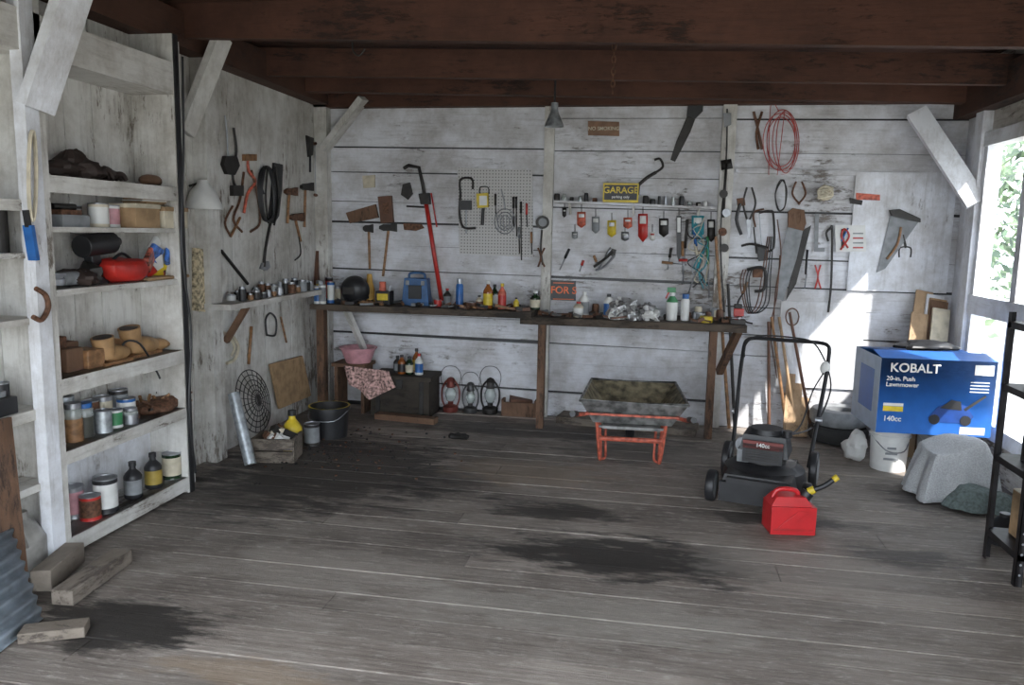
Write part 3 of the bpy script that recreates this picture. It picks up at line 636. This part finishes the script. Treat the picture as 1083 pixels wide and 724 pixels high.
cr=nt.nodes.new('ShaderNodeValToRGB'); cr.color_ramp.elements[0].position=.17; cr.color_ramp.elements[0].color=(.13,.13,.13,1); cr.color_ramp.elements[1].position=.23; cr.color_ramp.elements[1].color=(.52,.51,.50,1)
nt.links.new(vo.outputs['Distance'],cr.inputs['Fac']); nt.links.new(cr.outputs['Color'],pr.inputs['Base Color']); pr.inputs['Roughness'].default_value=.8
mpn=nt.nodes.new('ShaderNodeMapping'); mpn.inputs['Scale'].default_value=(1,0,1); nt.links.new(tc.outputs['Object'],mpn.inputs['Vector']); nt.links.new(mpn.outputs[0],vo.inputs['Vector'])
plate(b,SB,[(484,177),(563,180),(564,272),(486,268)],.002,.008,mt); b.done()
stick('c_clamp',SB,[('t',[(487,205),(487,190),(499,189),(500,200)],.010,iron,.03),('t',[(487,205),(486,225),(490,240),(503,241)],.011,iron,.03),('t',[(493,212),(493,247)],.007,steel,.03),('p',[(486,212),(499,212),(499,222),(486,222)],.03,black,.012)])
stick('work_light',SB,[('p',[(505,205),(517,204),(517,219),(506,220)],.05,yellow,.015),('t',[(507,205),(508,198),(516,198),(517,205)],.005,black,.03),('t',[(511,220),(510,238)],.014,black,.03),('p',[(507,207),(515,207),(515,217),(507,217)],.004,white,.066)])
b=B('wire_strainer')
for r in(11,8,5): tub(b,SB,[(534+r*math.cos(t),234+r*1.2*math.sin(t)) for t in[i*math.pi/5 for i in range(10)]],.004,steel,.03,True,True)
tub(b,SB,[(534,222),(533,212),(530,200)],.006,steel,.03); 
for k in range(6): tub(b,SB,[(525+k*3.5,227),(527+k*2.8,244)],.003,steel,.035)
b.done()
for u,v0,v1,mm in((546,208,250,black),(551,213,275,iron),(557,215,240,red),(543,208,240,iron),(562,245,268,woodh),(524,205,228,iron),(549,240,268,steel)):
    stick('screwdriver',SB,[('t',[(u,v0),(u,v0+12)],.010,mm,.025),('t',[(u,v0+12),(u+.5,v1)],.005,iron,.025)])
stick('hanging_gauge',SB,[('p',[(574+7*math.cos(t),235+7*math.sin(t)) for t in[i*math.pi/8 for i in range(16)]],.03,iron,.05),('p',[(574+4.5*math.cos(t),235+4.5*math.sin(t)) for t in[i*math.pi/8 for i in range(16)]],.004,grey,.081),('t',[(573,243),(572,262),(574,280)],.008,iron,.06)])
stick('pliers',SB,[('t',[(569,262),(572,272),(569,282)],.008,rust,.06),('t',[(576,262),(572,272),(576,282)],.008,rust,.06)])
b=B('garage_sign'); p=SB(638,194,.13);q=SB(675,213,.13); x0,x1=p.x,q.x; zz=SHZ(x0)+.0
b.b2((x0,D-.13,zz),(x1,D-.122,zz+.16),yellow); b.b2((x0+.012,D-.132,zz+.02),(x1-.012,D-.13,zz+.145),black); b.text('GARAGE',((x0+x1)/2,D-.132,zz+.10),(1,0,0),(0,0,1),.075,yellow); b.text('parking only',((x0+x1)/2,D-.132,zz+.045),(1,0,0),(0,0,1),.03,white); b.done()
b=B('no_smoking_sign'); plate(b,SB,[(622,128),(655,129),(655,144),(622,143)],0.002,.012,mat('sign_brown',(.22,.12,.07),.6)); b.text('NO SMOKING',SB(638.5,136,.014),(1,0,0),(0,0,1),.042,cream); b.done()
stick('pipe_wrench',SB,[('t',[(676,195),(684,188),(694,182)],.014,iron,.04),('t',[(694,182),(701,176),(698,168),(692,169)],.010,iron,.04),('t',[(676,195),(675,206)],.009,iron,.04)])
b=B('hardware_jar_row')
x=SB(590,210).x
while x<SB(748,210).x:
    if not (SB(636,210).x<x<SB(678,210).x):
        h=random.uniform(.03,.08);r=random.uniform(.012,.026); mm=random.choice((rust,steel,glass,iron,black,white)); b.lathe((x,D-.07,SHZ(x)),[(0,0),(r,0),(r,h*.8),(r*.8,h),(0,h)],mm,seg=10)
    x+=random.uniform(.05,.08)
b.done()
packs=[(615,224,9,17,orange),(630,229,8,18,grey),(647,233,9,18,yellow),(664,230,9,12,orange),(680,226,10,30,red),(702,231,10,20,iron),(718,228,5,50,black),(738,228,13,24,teal),(752,232,8,24,iron),(661,245,8,10,steel),(690,245,6,10,white),(608,245,6,8,grey),(597,220,4,10,iron)]
for i,(u,v,w,h,mm) in enumerate(packs):
    b=B(('blister_pack','hacksaw_blade_pack','glue_tube')[i%3]); tub(b,SB,[(u,v-8),(u,v)],.003,iron,.015); plate(b,SB,[(u-w/2,v),(u+w/2,v),(u+w/2,v+h*.8),(u,v+h),(u-w/2,v+h*.8)],.003,.02,mm); plate(b,SB,[(u-w/3,v+2),(u+w/3,v+2),(u+w/3,v+h*.35),(u-w/3,v+h*.35)],.024,.002,white if mm!=white else red); b.done()
for u1,v1,u2,v2,mm in((602,263,592,285,black),(617,275,613,287,red),(646,262,634,283,steel),(628,270,634,285,woodh),(727,232,722,300,iron),(718,275,738,275,red),(745,262,728,310,teal),(735,258,745,300,cream),(748,250,750,315,green),(700,277,726,280,woodh),(722,255,722,290,woodh),(733,240,740,285,blue),(710,262,706,285,iron)):
    dx,dy=u2-u1,v2-v1; stick('screwdriver',SB,[('t',[(u1,v1),(u1+dx*.45,v1+dy*.45)],.012,mm,.025),('t',[(u1+dx*.45,v1+dy*.45),(u2,v2)],.005,steel,.025)])
stick('locking_pliers',SB,[('t',[(628,282),(638,275),(648,266)],.012,iron,.025),('t',[(630,286),(640,281),(650,270)],.010,steel,.025),('p',[(645,262),(652,264),(650,272),(644,269)],.02,iron)])
b=B('twine_tangle')
for k in range(6): tub(b,SB,[(738+random.uniform(-12,12),235+j*11+random.uniform(-5,5)) for j in range(7)],.005,random.choice((cream,steel,iron,teal)),.035)
b.done()
stick('pruning_saw',SB,[('p',[(727,122),(736,124),(730,140),(714,171),(709,169),(715,150)],.004,iron,.01),('p',[(728,108),(744,107),(743,118),(735,126),(726,123)],.03,black)])
stick('fishing_rod',SB,[('t',[(769,115),(768,170),(762,250),(766,330)],.006,black,.08),('p',[(765,120),(773,120),(773,132),(766,135)],.03,grey,.072)])
stick('hatchet',SB,[('t',[(768,172),(765,230)],.011,iron,.09),('p',[(762,170),(773,168),(775,178),(763,180)],.02,iron,.075)])
for (u,v),mm in zip(((765,205),(768,225),(764,245),(766,262)),(iron,steel,rust,iron)): stick('spool_reel',SB,[('p',[(u+4.5*math.cos(t),v+4.5*math.sin(t)) for t in[i*math.pi/6 for i in range(12)]],.03,mm,.072)])
stick('pruning_shears',SB,[('t',[(797,118),(802,138),(806,158)],.011,brown),('t',[(806,118),(800,140),(802,158)],.010,rust)])
rw=mat('red_wire',(.42,.06,.05),.5)
b=B('wire_coil')
for k,(du,ru,rv) in enumerate(((0,17,34),(2,13,31),(-2,15,26),(3,10,33),(-3,18,30))): tub(b,SB,[(828+du+ru*math.cos(t),150+rv*math.sin(t)) for t in[i*math.pi/6 for i in range(12)]],.0035,rw,.02+k*.007,True,True)
tub(b,SB,[(824,118),(815,112),(813,185)],.003,rw,.03); tub(b,SB,[(830,116),(822,185)],.003,rw,.03); b.done()
b=B('cotton_rope_ball'); b.sph(SB(873,204,.05),(.065,.045,.06),cream,24,.3,f=22)
for k in range(5): tub(b,SB,[(873+8*math.cos(t+k),204+(7-k)*math.sin(t)) for t in[i*math.pi/5 for i in range(10)]],.006,cream,.08+.003*k,True,True)
b.done()
stick('paint_scraper',SB,[('p',[(905,204),(930,206),(930,212),(905,211)],.02,orange),('p',[(898,209),(912,212),(911,217),(899,215)],.015,iron)])
b=B('wall_notice'); plate(b,SB,[(883,238),(915,238),(916,266),(884,266)],.016,.004,white); tub(b,SB,[(897,262),(890,250),(893,242),(898,250),(889,264)],.008,red,.028); tub(b,SB,[(897,241),(890,255)],.007,blue,.028)
for k in range(4): plate(b,SB,[(902,246+k*5),(913,246+k*5),(913,247.5+k*5),(902,247.5+k*5)],.021,.001,red if k%2 else grey)
b.done()
stick('handsaw',SB,[('p',[(833,238),(850,240),(842,275),(828,318),(822,316),(826,270)],.004,grey,.03),('p',[(833,224),(838,220),(850,222),(852,236),(849,244),(833,240)],.03,OW,.02)])
stick('metal_square',SB,[('p',[(846,245),(858,238),(842,300),(831,318)],.003,iron,.012)])
stick('keyhole_saw',SB,[('t',[(854,264),(852,290)],.009,black),('t',[(853,290),(851,305)],.005,steel)])
stick('hacksaw',SB,[('t',[(803,225),(814,223),(818,228),(818,262),(806,265)],.009,iron),('t',[(803,225),(806,265)],.004,steel),('p',[(800,260),(810,260),(812,275),(802,276)],.03,black)])
stick('coping_saw',SB,[('t',[(799,240),(797,225),(808,221)],.008,rust),('t',[(797,240),(800,268)],.006,iron)])
stick('crowbar',SB,[('t',[(880,238),(880,262),(879,300),(876,330)],.009,iron,.02),('t',[(880,240),(874,246),(876,255)],.009,iron,.02),('p',[(889,242),(893,242),(892,262),(889,262)],.02,iron)])
b=B('plasterer_trowel'); plate(b,SB,[(942,226),(973,232),(936,284),(927,288)],.018,.006,grey); plate(b,SB,[(940,222),(950,221),(972,231),(972,235),(942,228)],.02,.04,iron); tub(b,SB,[(953,240),(949,258),(938,274)],.010,woodh,.03); b.done()
stick('garden_fork',SB,[('t',[(955,248),(958,262)],.01,iron),('t',[(951,272),(952,262),(963,262),(963,272)],.006,iron)])
b=B('electrical_cable')
for k in range(4): tub(b,SB,[(786+k*3,285),(783+k*3,300),(790+k*2,330),(800+k*4,322),(806+k*3,290),(812+k*2,250)],.005,random.choice((black,brown,iron)),.03+.01*k)
tub(b,SB,[(825,270),(822,310),(815,350),(822,400)],.005,brown,.03); tub(b,SB,[(822,232),(826,270),(820,310),(818,348)],.005,brown,.04); b.done()
stick('pipe_fittings',SB,[('t',[(790,285),(808,284),(808,305),(798,308)],.013,iron,.04),('t',[(784,260),(795,258),(812,262)],.010,iron,.05),('p',[(796,284),(806,284),(806,293),(796,293)],.04,rust)])
# extra hangings at the right of the bench
stick('garden_hose_nozzle',SB,[('t',[(783,215),(779,232),(784,248)],.014,black,.03),('p',[(779,210),(787,209),(788,217),(780,218)],.03,rust)])
stick('grass_shears',SB,[('t',[(790,198),(786,215),(790,232)],.008,iron,.025),('t',[(795,198),(799,215),(793,232)],.008,iron,.025),('p',[(789,232),(795,232),(793,252),(791,252)],.008,steel,.02)])
b=B('bicycle_chain_loop')
for k in range(2): tub(b,SB,[(826+k*2,190),(820,205),(823+k,222),(830,218),(832-k,200)],.005,iron,.03+.01*k,True,True)
b.done()
stick('log_tongs',SB,[('t',[(842,192),(838,205),(846,216)],.008,rust),('t',[(848,192),(852,205),(844,216)],.008,rust,.03)])
stick('steel_try_square',SB,[('p',[(862,226),(866,226),(865,262),(872,262),(872,266),(861,266)],.006,grey,.01)])
stick('long_nose_pliers',SB,[('t',[(868,280),(865,292),(868,305)],.007,red),('t',[(862,280),(865,292),(862,305)],.007,red)])
stick('sickle',SB,[('t',[(786,310),(780,322),(786,338),(796,342)],.007,iron,.03),('t',[(786,310),(790,298)],.012,woodh,.03)])
stick('hose_clamp_ring',SB,[('t',[(838+7*math.cos(t),335+9*math.sin(t)) for t in[i*math.pi/4 for i in range(9)]],.005,rust,.03)])
b=B('tool_rack'); plate(b,SB,[(778,178),(905,181),(905,186),(778,183)],.0,.03,WX)
for u in(855,862,868,862): nail(b,SB,u,190)
b.done()
for (u1,v1,u2,v2,nm,mm) in ((757,250,771,455,'rake_handle',woodh),(816,335,820,440,'broom_handle',woodh),(824,335,832,445,'hoe_handle',NEWW),(813,340,806,445,'wood_stake',brown),(770,300,775,450,'steel_rod',iron),(835,330,843,440,'shovel_handle',brown)):
    b=B(nm); q=onZ(u2,v2); a=onY(u1,v1,D-.09); q.y=min(q.y,D-.12); q=V((q.x,q.y,.02)); b.cyl(q,a,.015,mm,.012,seg=10); b.done()
b=B('wood_offcut_pile'); 
for u,hh in((832,.5),(840,.42),(848,.3)): x=onY(u,430,D-.1).x; b.beam((x,D-.2,0),(x+.03,D-.03,hh),.07,.02,random.choice((OW,WZ,NEWW)),(0,1,0))
b.done()
b=B('hanging_lamp'); p=onY(586,134,6.2); b.lathe(p,[(.075,0),(.07,.02),(.035,.10),(.028,.13),(.028,.18),(0,.18)],galv,seg=20); b.lathe(p,[(.072,.002),(.033,.10),(0,.10)],grey,seg=20); b.sph(p+V((0,0,.04)),.03,white,12); b.cyl(p+V((0,0,.17)),(p.x,p.y,3.0),.008,black,seg=8); b.done()
b=B('steel_chain'); p=onY(648,95,5.55)
for k in range(8):
    c=p+V((0,0,k*.04)); a=k%2
    b.curve([c+V(((.012*math.cos(t)) if a else 0,0 if a else .012*math.cos(t),.026*math.sin(t))) for t in[i*math.pi/4 for i in range(8)]],.004,rust,6,True,2)
b.done()
b=B('steel_hook'); p=onZ(373,52,2.76); b.curve([p+V((0,0,.1)),p,p+V((.04,0,-.04)),p+V((.08,0,0))],.005,iron); b.done()
# ------------------------------------------------------------------ wheelbarrow
tray=mat('barrow_tray',(.20,.17,.11),.65,.2,.7,14); trayo=mat('barrow_outer',(.22,.22,.215),.5,.3,.6,16)
b=B('wheelbarrow',T(-.10,5.66,0,.03))
top=[(-.36,-.32,.50),(.38,-.32,.50),(.34,.50,.50),(-.32,.50,.50)]; bot=[(-.27,-.20,.32),(.28,-.20,.32),(.2,.28,.32),(-.2,.28,.32)]
topi=[(x*.97,y*.97,z-.002) for x,y,z in top]; boti=[(x*.96,y*.96,z+.012) for x,y,z in bot]
b.addf(top+bot,[(0,1,5,4),(1,2,6,5),(2,3,7,6),(3,0,4,7),(4,5,6,7)],trayo)
b.addf(topi+boti,[(0,1,5,4),(1,2,6,5),(2,3,7,6),(3,0,4,7),(4,5,6,7)],tray)
b.tube(top,.012,trayo,8,True)
for s_ in(-1,1):
    b.curve([(s_*.08,.62,.2),(s_*.18,.35,.30),(s_*.27,-.1,.37),(s_*.36,-.42,.42),(s_*.385,-.58,.46)],.014,orange)
    b.cyl((s_*.375,-.48,.44),(s_*.39,-.64,.475),.02,black)
    b.curve([(s_*.24,.08,.33),(s_*.22,.06,.10),(s_*.215,.02,.012),(s_*.215,-.06,.012),(s_*.225,-.10,.10),(s_*.25,-.12,.36)],.013,orange,8,False,5)
    b.curve([(s_*.19,.08,.33),(s_*.18,.06,.08),(s_*.18,.0,.012),(s_*.215,-.06,.012)],.010,orange,8,False,5)
b.tube([(-.24,-.10,.18),(.24,-.10,.18)],.018,orange); b.tube([(-.25,-.11,.27),(.25,-.11,.27)],.010,trayo); b.b2((-.36,-.325,.40),(.34,-.31,.415),orange)
b.box((0,-.02,.305),(.4,.5,.02),trayo)
b.lathe((-.035,.62,.16),[(.06,0),(.14,.0),(.16,.02),(.16,.05),(.14,.07),(.06,.07),(.06,0)],[steel,black,black,black,steel,steel],(1,0,0),24); b.cyl((-.1,.62,.16),(.1,.62,.16),.012,steel)
b.done()
# ------------------------------------------------------------------ lawn mower
b=B('lawn_mower',T(.77,5.08,0,-.26))
dk=mat('mower_deck',(.025,.025,.027),.45,.1)
b.lathe((0,.0,.09),[(.27,0),(.275,.03),(.26,.10),(.2,.135),(0,.14)],dk,seg=28,sx=.95,sy=1)
b.box((0,-.22,.13),(.46,.22,.14),dk,None,.86); b.box((0,.2,.13),(.42,.16,.12),dk,None,.85); b.box((0,-.34,.10),(.44,.04,.12),black)
b.box((0,-.335,.175),(.36,.05,.03),dk)
for sx in(-1,1):
    for yy,r in((-.27,.10),(.30,.125)):
        b.lathe((sx*.28-.025,yy,r),[(.0,.0),(r*.55,0),(r*.6,-.004),(r*.75,.0),(r*.95,.0),(r,.01),(r,.04),(r*.95,.05),(r*.75,.05),(r*.6,.054),(0,.054)],[grey,grey,grey,black,black,black,black,black,grey,grey],(1,0,0),28)
mr_=mat('mower_red',(.16,.03,.025),.4)
b.cyl((0,0,.23),(0,0,.33),.13,iron,.13,24); b.box((0,0,.35),(.30,.27,.13),black,None,.85); b.cyl((0,0,.41),(0,0,.445),.11,black,.10,24)
b.box((0,-.14,.31),(.24,.05,.12),dk); b.box((.0,-.16,.365),(.24,.01,.05),mr_); b.box((-.12,-.1,.28),(.07,.08,.08),grey); b.cyl((.13,-.05,.41),(.13,-.05,.45),.03,black)
for k in range(5): b.box((0,-.168,.27+k*.016),(.2,.006,.006),iron)
b.cyl((-.15,.05,.3),(-.15,.12,.3),.05,steel); b.text('140cc',(0,-.166,.365),(1,0,0),(0,0,1),.035,white)
for sx in(-1,1):
    b.curve([(sx*.25,.26,.15),(sx*.265,.45,.36),(sx*.29,.70,.66),(sx*.295,.84,.84)],.014,black)
    b.cyl((sx*.27-.015,.50,.42),(sx*.27+.03*sx,.50,.42),.02,steel)
b.curve([(-.295,.84,.84),(-.285,.89,.88),(-.22,.91,.90),(0,.91,.90),(.22,.91,.90),(.285,.89,.88),(.295,.84,.84)],.014,black)
b.curve([(-.28,.78,.77),(-.27,.76,.87),(-.18,.79,.935),(.10,.79,.935),(.2,.80,.90),(.28,.78,.78)],.006,black)
b.curve([(.29,.78,.76),(.33,.66,.6),(.25,.48,.38),(.1,.1,.38)],.006,black); b.sph((.28,.76,.74),(.035,.03,.05),white); b.curve([(.28,.76,.72),(.22,.58,.6),(.18,.3,.42),(.12,.0,.40)],.005,black)
b.done(bevel=.003)
# gas can
p=onZ(838,566); rp=mat('gas_red',(.50,.018,.022),.35,0,.1)
b=B('gas_can',T(p.x-.01,p.y+.09,0,.15)); b.box((0,0,.08),(.25,.17,.16),rp); b.box((-.01,0,.185),(.23,.15,.05),rp,None,.7)
b.curve([(-.10,0,.19),(-.07,0,.235),(.02,0,.235),(.05,0,.20)],.014,rp)
b.cyl((.07,0,.18),(.10,0,.225),.035,black); b.cyl((.10,0,.225),(.13,-.01,.245),.022,yellow); b.curve([(.12,-.01,.24),(.18,-.02,.27),(.23,-.02,.31)],.016,black); b.cyl((.225,-.02,.305),(.25,-.02,.325),.018,yellow)
b.prism([(-.09,-.087,.04),(-.03,-.087,.04),(.08,-.087,.14),(.02,-.087,.14)],(0,-.006,0),rp); b.box((0,-.088,.03),(.22,.004,.012),mat('gas_red2',(.40,.02,.02),.4)); b.done(bevel=.014)
# ------------------------------------------------------------------ big box on buckets
def bucket(x,y,h=.34,r=.135,m=white,name='plastic_bucket'):
    b=B(name); b.lathe((x,y,0),[(0,0),(r*.88,0),(r*.96,h*.75),(r*1.04,h*.75),(r*1.04,h*.78),(r*.98,h*.8),(r,h*.93),(r*1.06,h*.94),(r*1.06,h),(0,h)],m,seg=28)
    b.curve([(x-r,y,h*.77),(x-.06,y-r*1.05,h*.5),(x+.06,y-r*1.05,h*.5),(x+r,y,h*.77)],.004,steel); 
    for k in range(3): b.box((x-.02,y-r*.96,h*(.3+.12*k)),(.1-.02*k,.004,.015),grey)
    b.done()
BH=.33
p=onZ(944,500); bucket(p.x,p.y+.13,BH)
bucket(2.10,6.02,BH,.13,grey)
kb=mat('box_blue',(.025,.13,.44),.45,0,.08); kb2=mat('box_light',(.36,.45,.58),.5,0,.1)
b=B('lawn_mower_carton',T(1.93,5.93,BH,.04)); w_,d_,h_=.74,.58,.52
b.b2((-w_/2,-d_/2,0),(w_/2,d_/2,h_),kb)
b.b2((-w_/2-.002,-d_/2,0),(-w_/2,d_/2,h_),kb2); b.b2((-w_/2-.003,-d_/2+.12,.12),(-w_/2-.001,d_/2-.15,.42),kb)
b.addf([(-w_/2,-d_/2,h_),(w_/2,-d_/2,h_),(w_/2,-d_/2+.2,h_+.03),(-w_/2,-d_/2+.2,h_+.03)],[(0,1,2,3)],kb)
yf=-d_/2-.001; navy=mat('navy',(.01,.045,.20),.4)
b.text('KOBALT',(-.15,yf,.455),(1,0,0),(0,0,1),.085,white); b.text('20-in. Push\nLawnmower',(-.33,yf,.36),(1,0,0),(0,0,1),.042,white,align='LEFT')
b.text('140cc',(-.33,yf,.10),(1,0,0),(0,0,1),.05,white,align='LEFT'); b.box((-.27,yf,.17),(.13,.002,.035),yellow); b.box((-.27,yf,.20),(.13,.002,.02),white); b.box((.25,yf,.04),(.16,.002,.05),white); b.box((.29,yf,.46),(.12,.002,.07),white); b.box((.16,yf,.20),(.10,.002,.02),navy)
for k in range(4): b.box((.27,yf,.31+k*.022),(.12,.002,.006),white)
b.prism([(-.04,yf,.12),(.02,yf,.20),(.12,yf,.24),(.20,yf,.21),(.25,yf,.14),(.22,yf,.09),(.0,yf,.09)],(0,-.002,0),navy)
b.prism([(.03,yf-.001,.19),(.10,yf-.001,.25),(.16,yf-.001,.24),(.17,yf-.001,.18)],(0,-.003,0),black)
for xx in(.0,.20): b.cyl((xx,yf-.001,.11),(xx,yf-.005,.11),.035,black)
b.prism([(.18,yf-.001,.19),(.31,yf-.001,.29),(.32,yf-.001,.28),(.195,yf-.001,.175)],(0,-.001,0),black)
b.done(keep=False)
b=B('black_sack'); b.sph((1.95,6.0,BH+h_+.045),(.20,.13,.04),black,24,.4,flat=.02); b.done()
b=B('plastic_bag'); pw=onZ(907,490); b.sph((pw.x,pw.y+.1,.11),(.09,.09,.12),white,24,.4,flat=.108); b.done()
b=B('car_tire'); pw=onZ(892,476); tm=mat('tire',(.03,.03,.03),.8)
for k in range(2): b.lathe((pw.x+.02,pw.y+.30,k*.14),[(.13,.02),(.16,0),(.21,.01),(.23,.04),(.23,.10),(.21,.13),(.16,.14),(.13,.12),(.13,.02)],tm if k==0 else grey,seg=28)
b.done()
b=B('leaning_plank_stack')
for k,(u0,v0,mm) in enumerate(((978,308,NEWW),(988,312,WC),(998,316,card),(1006,318,OW),(968,330,NEWW),(992,325,cream))):
    a=onY(u0,v0,D-.06); a.x=min(a.x,XR-.14); b.beam((a.x-.20+.01*k,D-.50-.03*k,0),(a.x,D-.06-.03*k,a.z),.13,.02,mm,(0,1,0))
b.done()
# fuzzy mat draped in a heap: two draped height-field cloths
gt=mat('grey_mat',(.44,.45,.46),1.0,0,.18,120,bump=.6); gt2=mat('dark_green_mat',(.12,.15,.145),1.0,0,.3,60,bump=.6)
def drape(name,cx,cy,wx,wy,hh,m,rz,ph,slope):
    b=B(name,T(cx,cy,0,rz)); N=60; vs=[]
    for i in range(N+1):
        for j in range(N+1):
            s_,t_=i/N*2-1,j/N*2-1; r=max(abs(s_),abs(t_)); an=math.atan2(t_,s_)
            fall=max(0.0,(r-.55)/.45); f_=1-fall**1.25 if fall<1 else 0
            fold=.022*math.sin(an*7+ph)*min(1,fall*1.5)
            q=V((s_*wx*(1-.10*fall)+math.cos(an)*fold, t_*wy*(1-.10*fall)+math.sin(an)*fold, 0))
            q.z=.012+max(0,f_)*(hh-slope*s_+.10*hh*math.sin(s_*3.0+t_*2+ph))+.003*mnoise.noise(V((s_*20,t_*20,ph)))
            q.z=max(.006,q.z); vs.append(q)
    fs=[(i*(N+1)+j,(i+1)*(N+1)+j,(i+1)*(N+1)+j+1,i*(N+1)+j+1) for i in range(N) for j in range(N)]
    b.addf(vs,fs,m); ob=b.done(); sm=ob.modifiers.new('s','SOLIDIFY'); sm.thickness=.014; sm.offset=1
    return ob
p=onZ(1012,538)
drape('fuzzy_floor_mat',p.x+.03,p.y+.26,.26,.22,.34,gt,.12,.4,-.03)
drape('folded_tarp',p.x+.15,p.y+.03,.22,.14,.10,gt2,-.2,2.0,.02)
# metal rack
b=B('metal_rack'); x0,x1,ya,yb=1.79,2.34,3.95,4.32; rk=mat('rack_steel',(.022,.020,.022),.5,.4,.6)
for x in(x0,x1):
    for y in(ya,yb):
        sx=1 if x==x0 else -1; sy=1 if y==ya else -1
        b.b2((x,y,0),(x+sx*.035,y+sy*.003,1.3),rk); b.b2((x,y,0),(x+sx*.003,y+sy*.035,1.3),rk)
        for k in range(24): b.cyl((x+sx*.018,y-sy*.001,.06+k*.052),(x+sx*.018,y-sy*.0015,.06+k*.052),.006,grey,seg=8)
for z in(.16,.56,.93,1.25): b.b2((x0,ya,z),(x1,yb,z+.004),rk); b.b2((x0,yb-.003,z-.03),(x1,yb,z),rk); b.b2((x0,ya,z-.03),(x0+.003,yb,z),rk); b.b2((x0,ya,z-.03),(x1,ya+.003,z),rk)
b.done()
b=B('cardboard_box'); b.b2((1.87,4.0,.166),(2.25,4.25,.40),card); b.b2((1.87,4.0,.40),(2.05,4.25,.405),cream); b.done(bevel=.003)
for x,z,mm in((1.90,.936,rust),(2.03,.936,grey),(1.92,.566,iron),(2.05,.566,rust)): can('paint_can',x,4.2,z,.05,.12,mm)
b=B('plastic_jug'); b.lathe((1.98,4.55,0),[(0,0),(.08,0),(.08,.1),(.03,.15),(.03,.17),(0,.17)],black); b.done()
# ------------------------------------------------------------------ outdoors
b=B('tree'); lf=[mat('leaf_%d'%i,c,.6,0,.4,5) for i,c in enumerate(((.13,.19,.11),(.19,.26,.15),(.08,.12,.08)))]
for k in range(5200):
    c=V((random.gauss(6.2,1.2),random.gauss(12.5,2.2),random.gauss(2.6,1.2)))
    if c.z<.3: continue
    a=V((random.uniform(-1,1),random.uniform(-1,1),random.uniform(-1,1))).normalized(); e=a.orthogonal().normalized(); s_=random.uniform(.06,.14)
    b.addf([c-a*s_,c+e*s_*.5,c+a*s_,c-e*s_*.5],[(0,1,2,3)],random.choice(lf))
b.cyl((6.2,12.5,-.1),(6.2,12.5,3),.2,OW,.12); b.done()
# ------------------------------------------------------------------ light
w=bpy.data.worlds.new('sky'); bpy.context.scene.world=w; w.use_nodes=True; nt=w.node_tree
bg=nt.nodes['Background']; bg.inputs['Color'].default_value=(.83,.91,1,1); bg.inputs['Strength'].default_value=3.6
s=bpy.data.lights.new('sun','SUN'); s.energy=6; s.angle=.02; s.color=(1,.97,.92); so=bpy.data.objects.new('sun',s); bpy.context.scene.collection.objects.link(so)
so.rotation_euler=V((-.45,.42,-.60)).to_track_quat('-Z','Y').to_euler()
vs_=bpy.context.scene.view_settings; vs_.view_transform='Standard'; vs_.look='None'; vs_.exposure=0.8
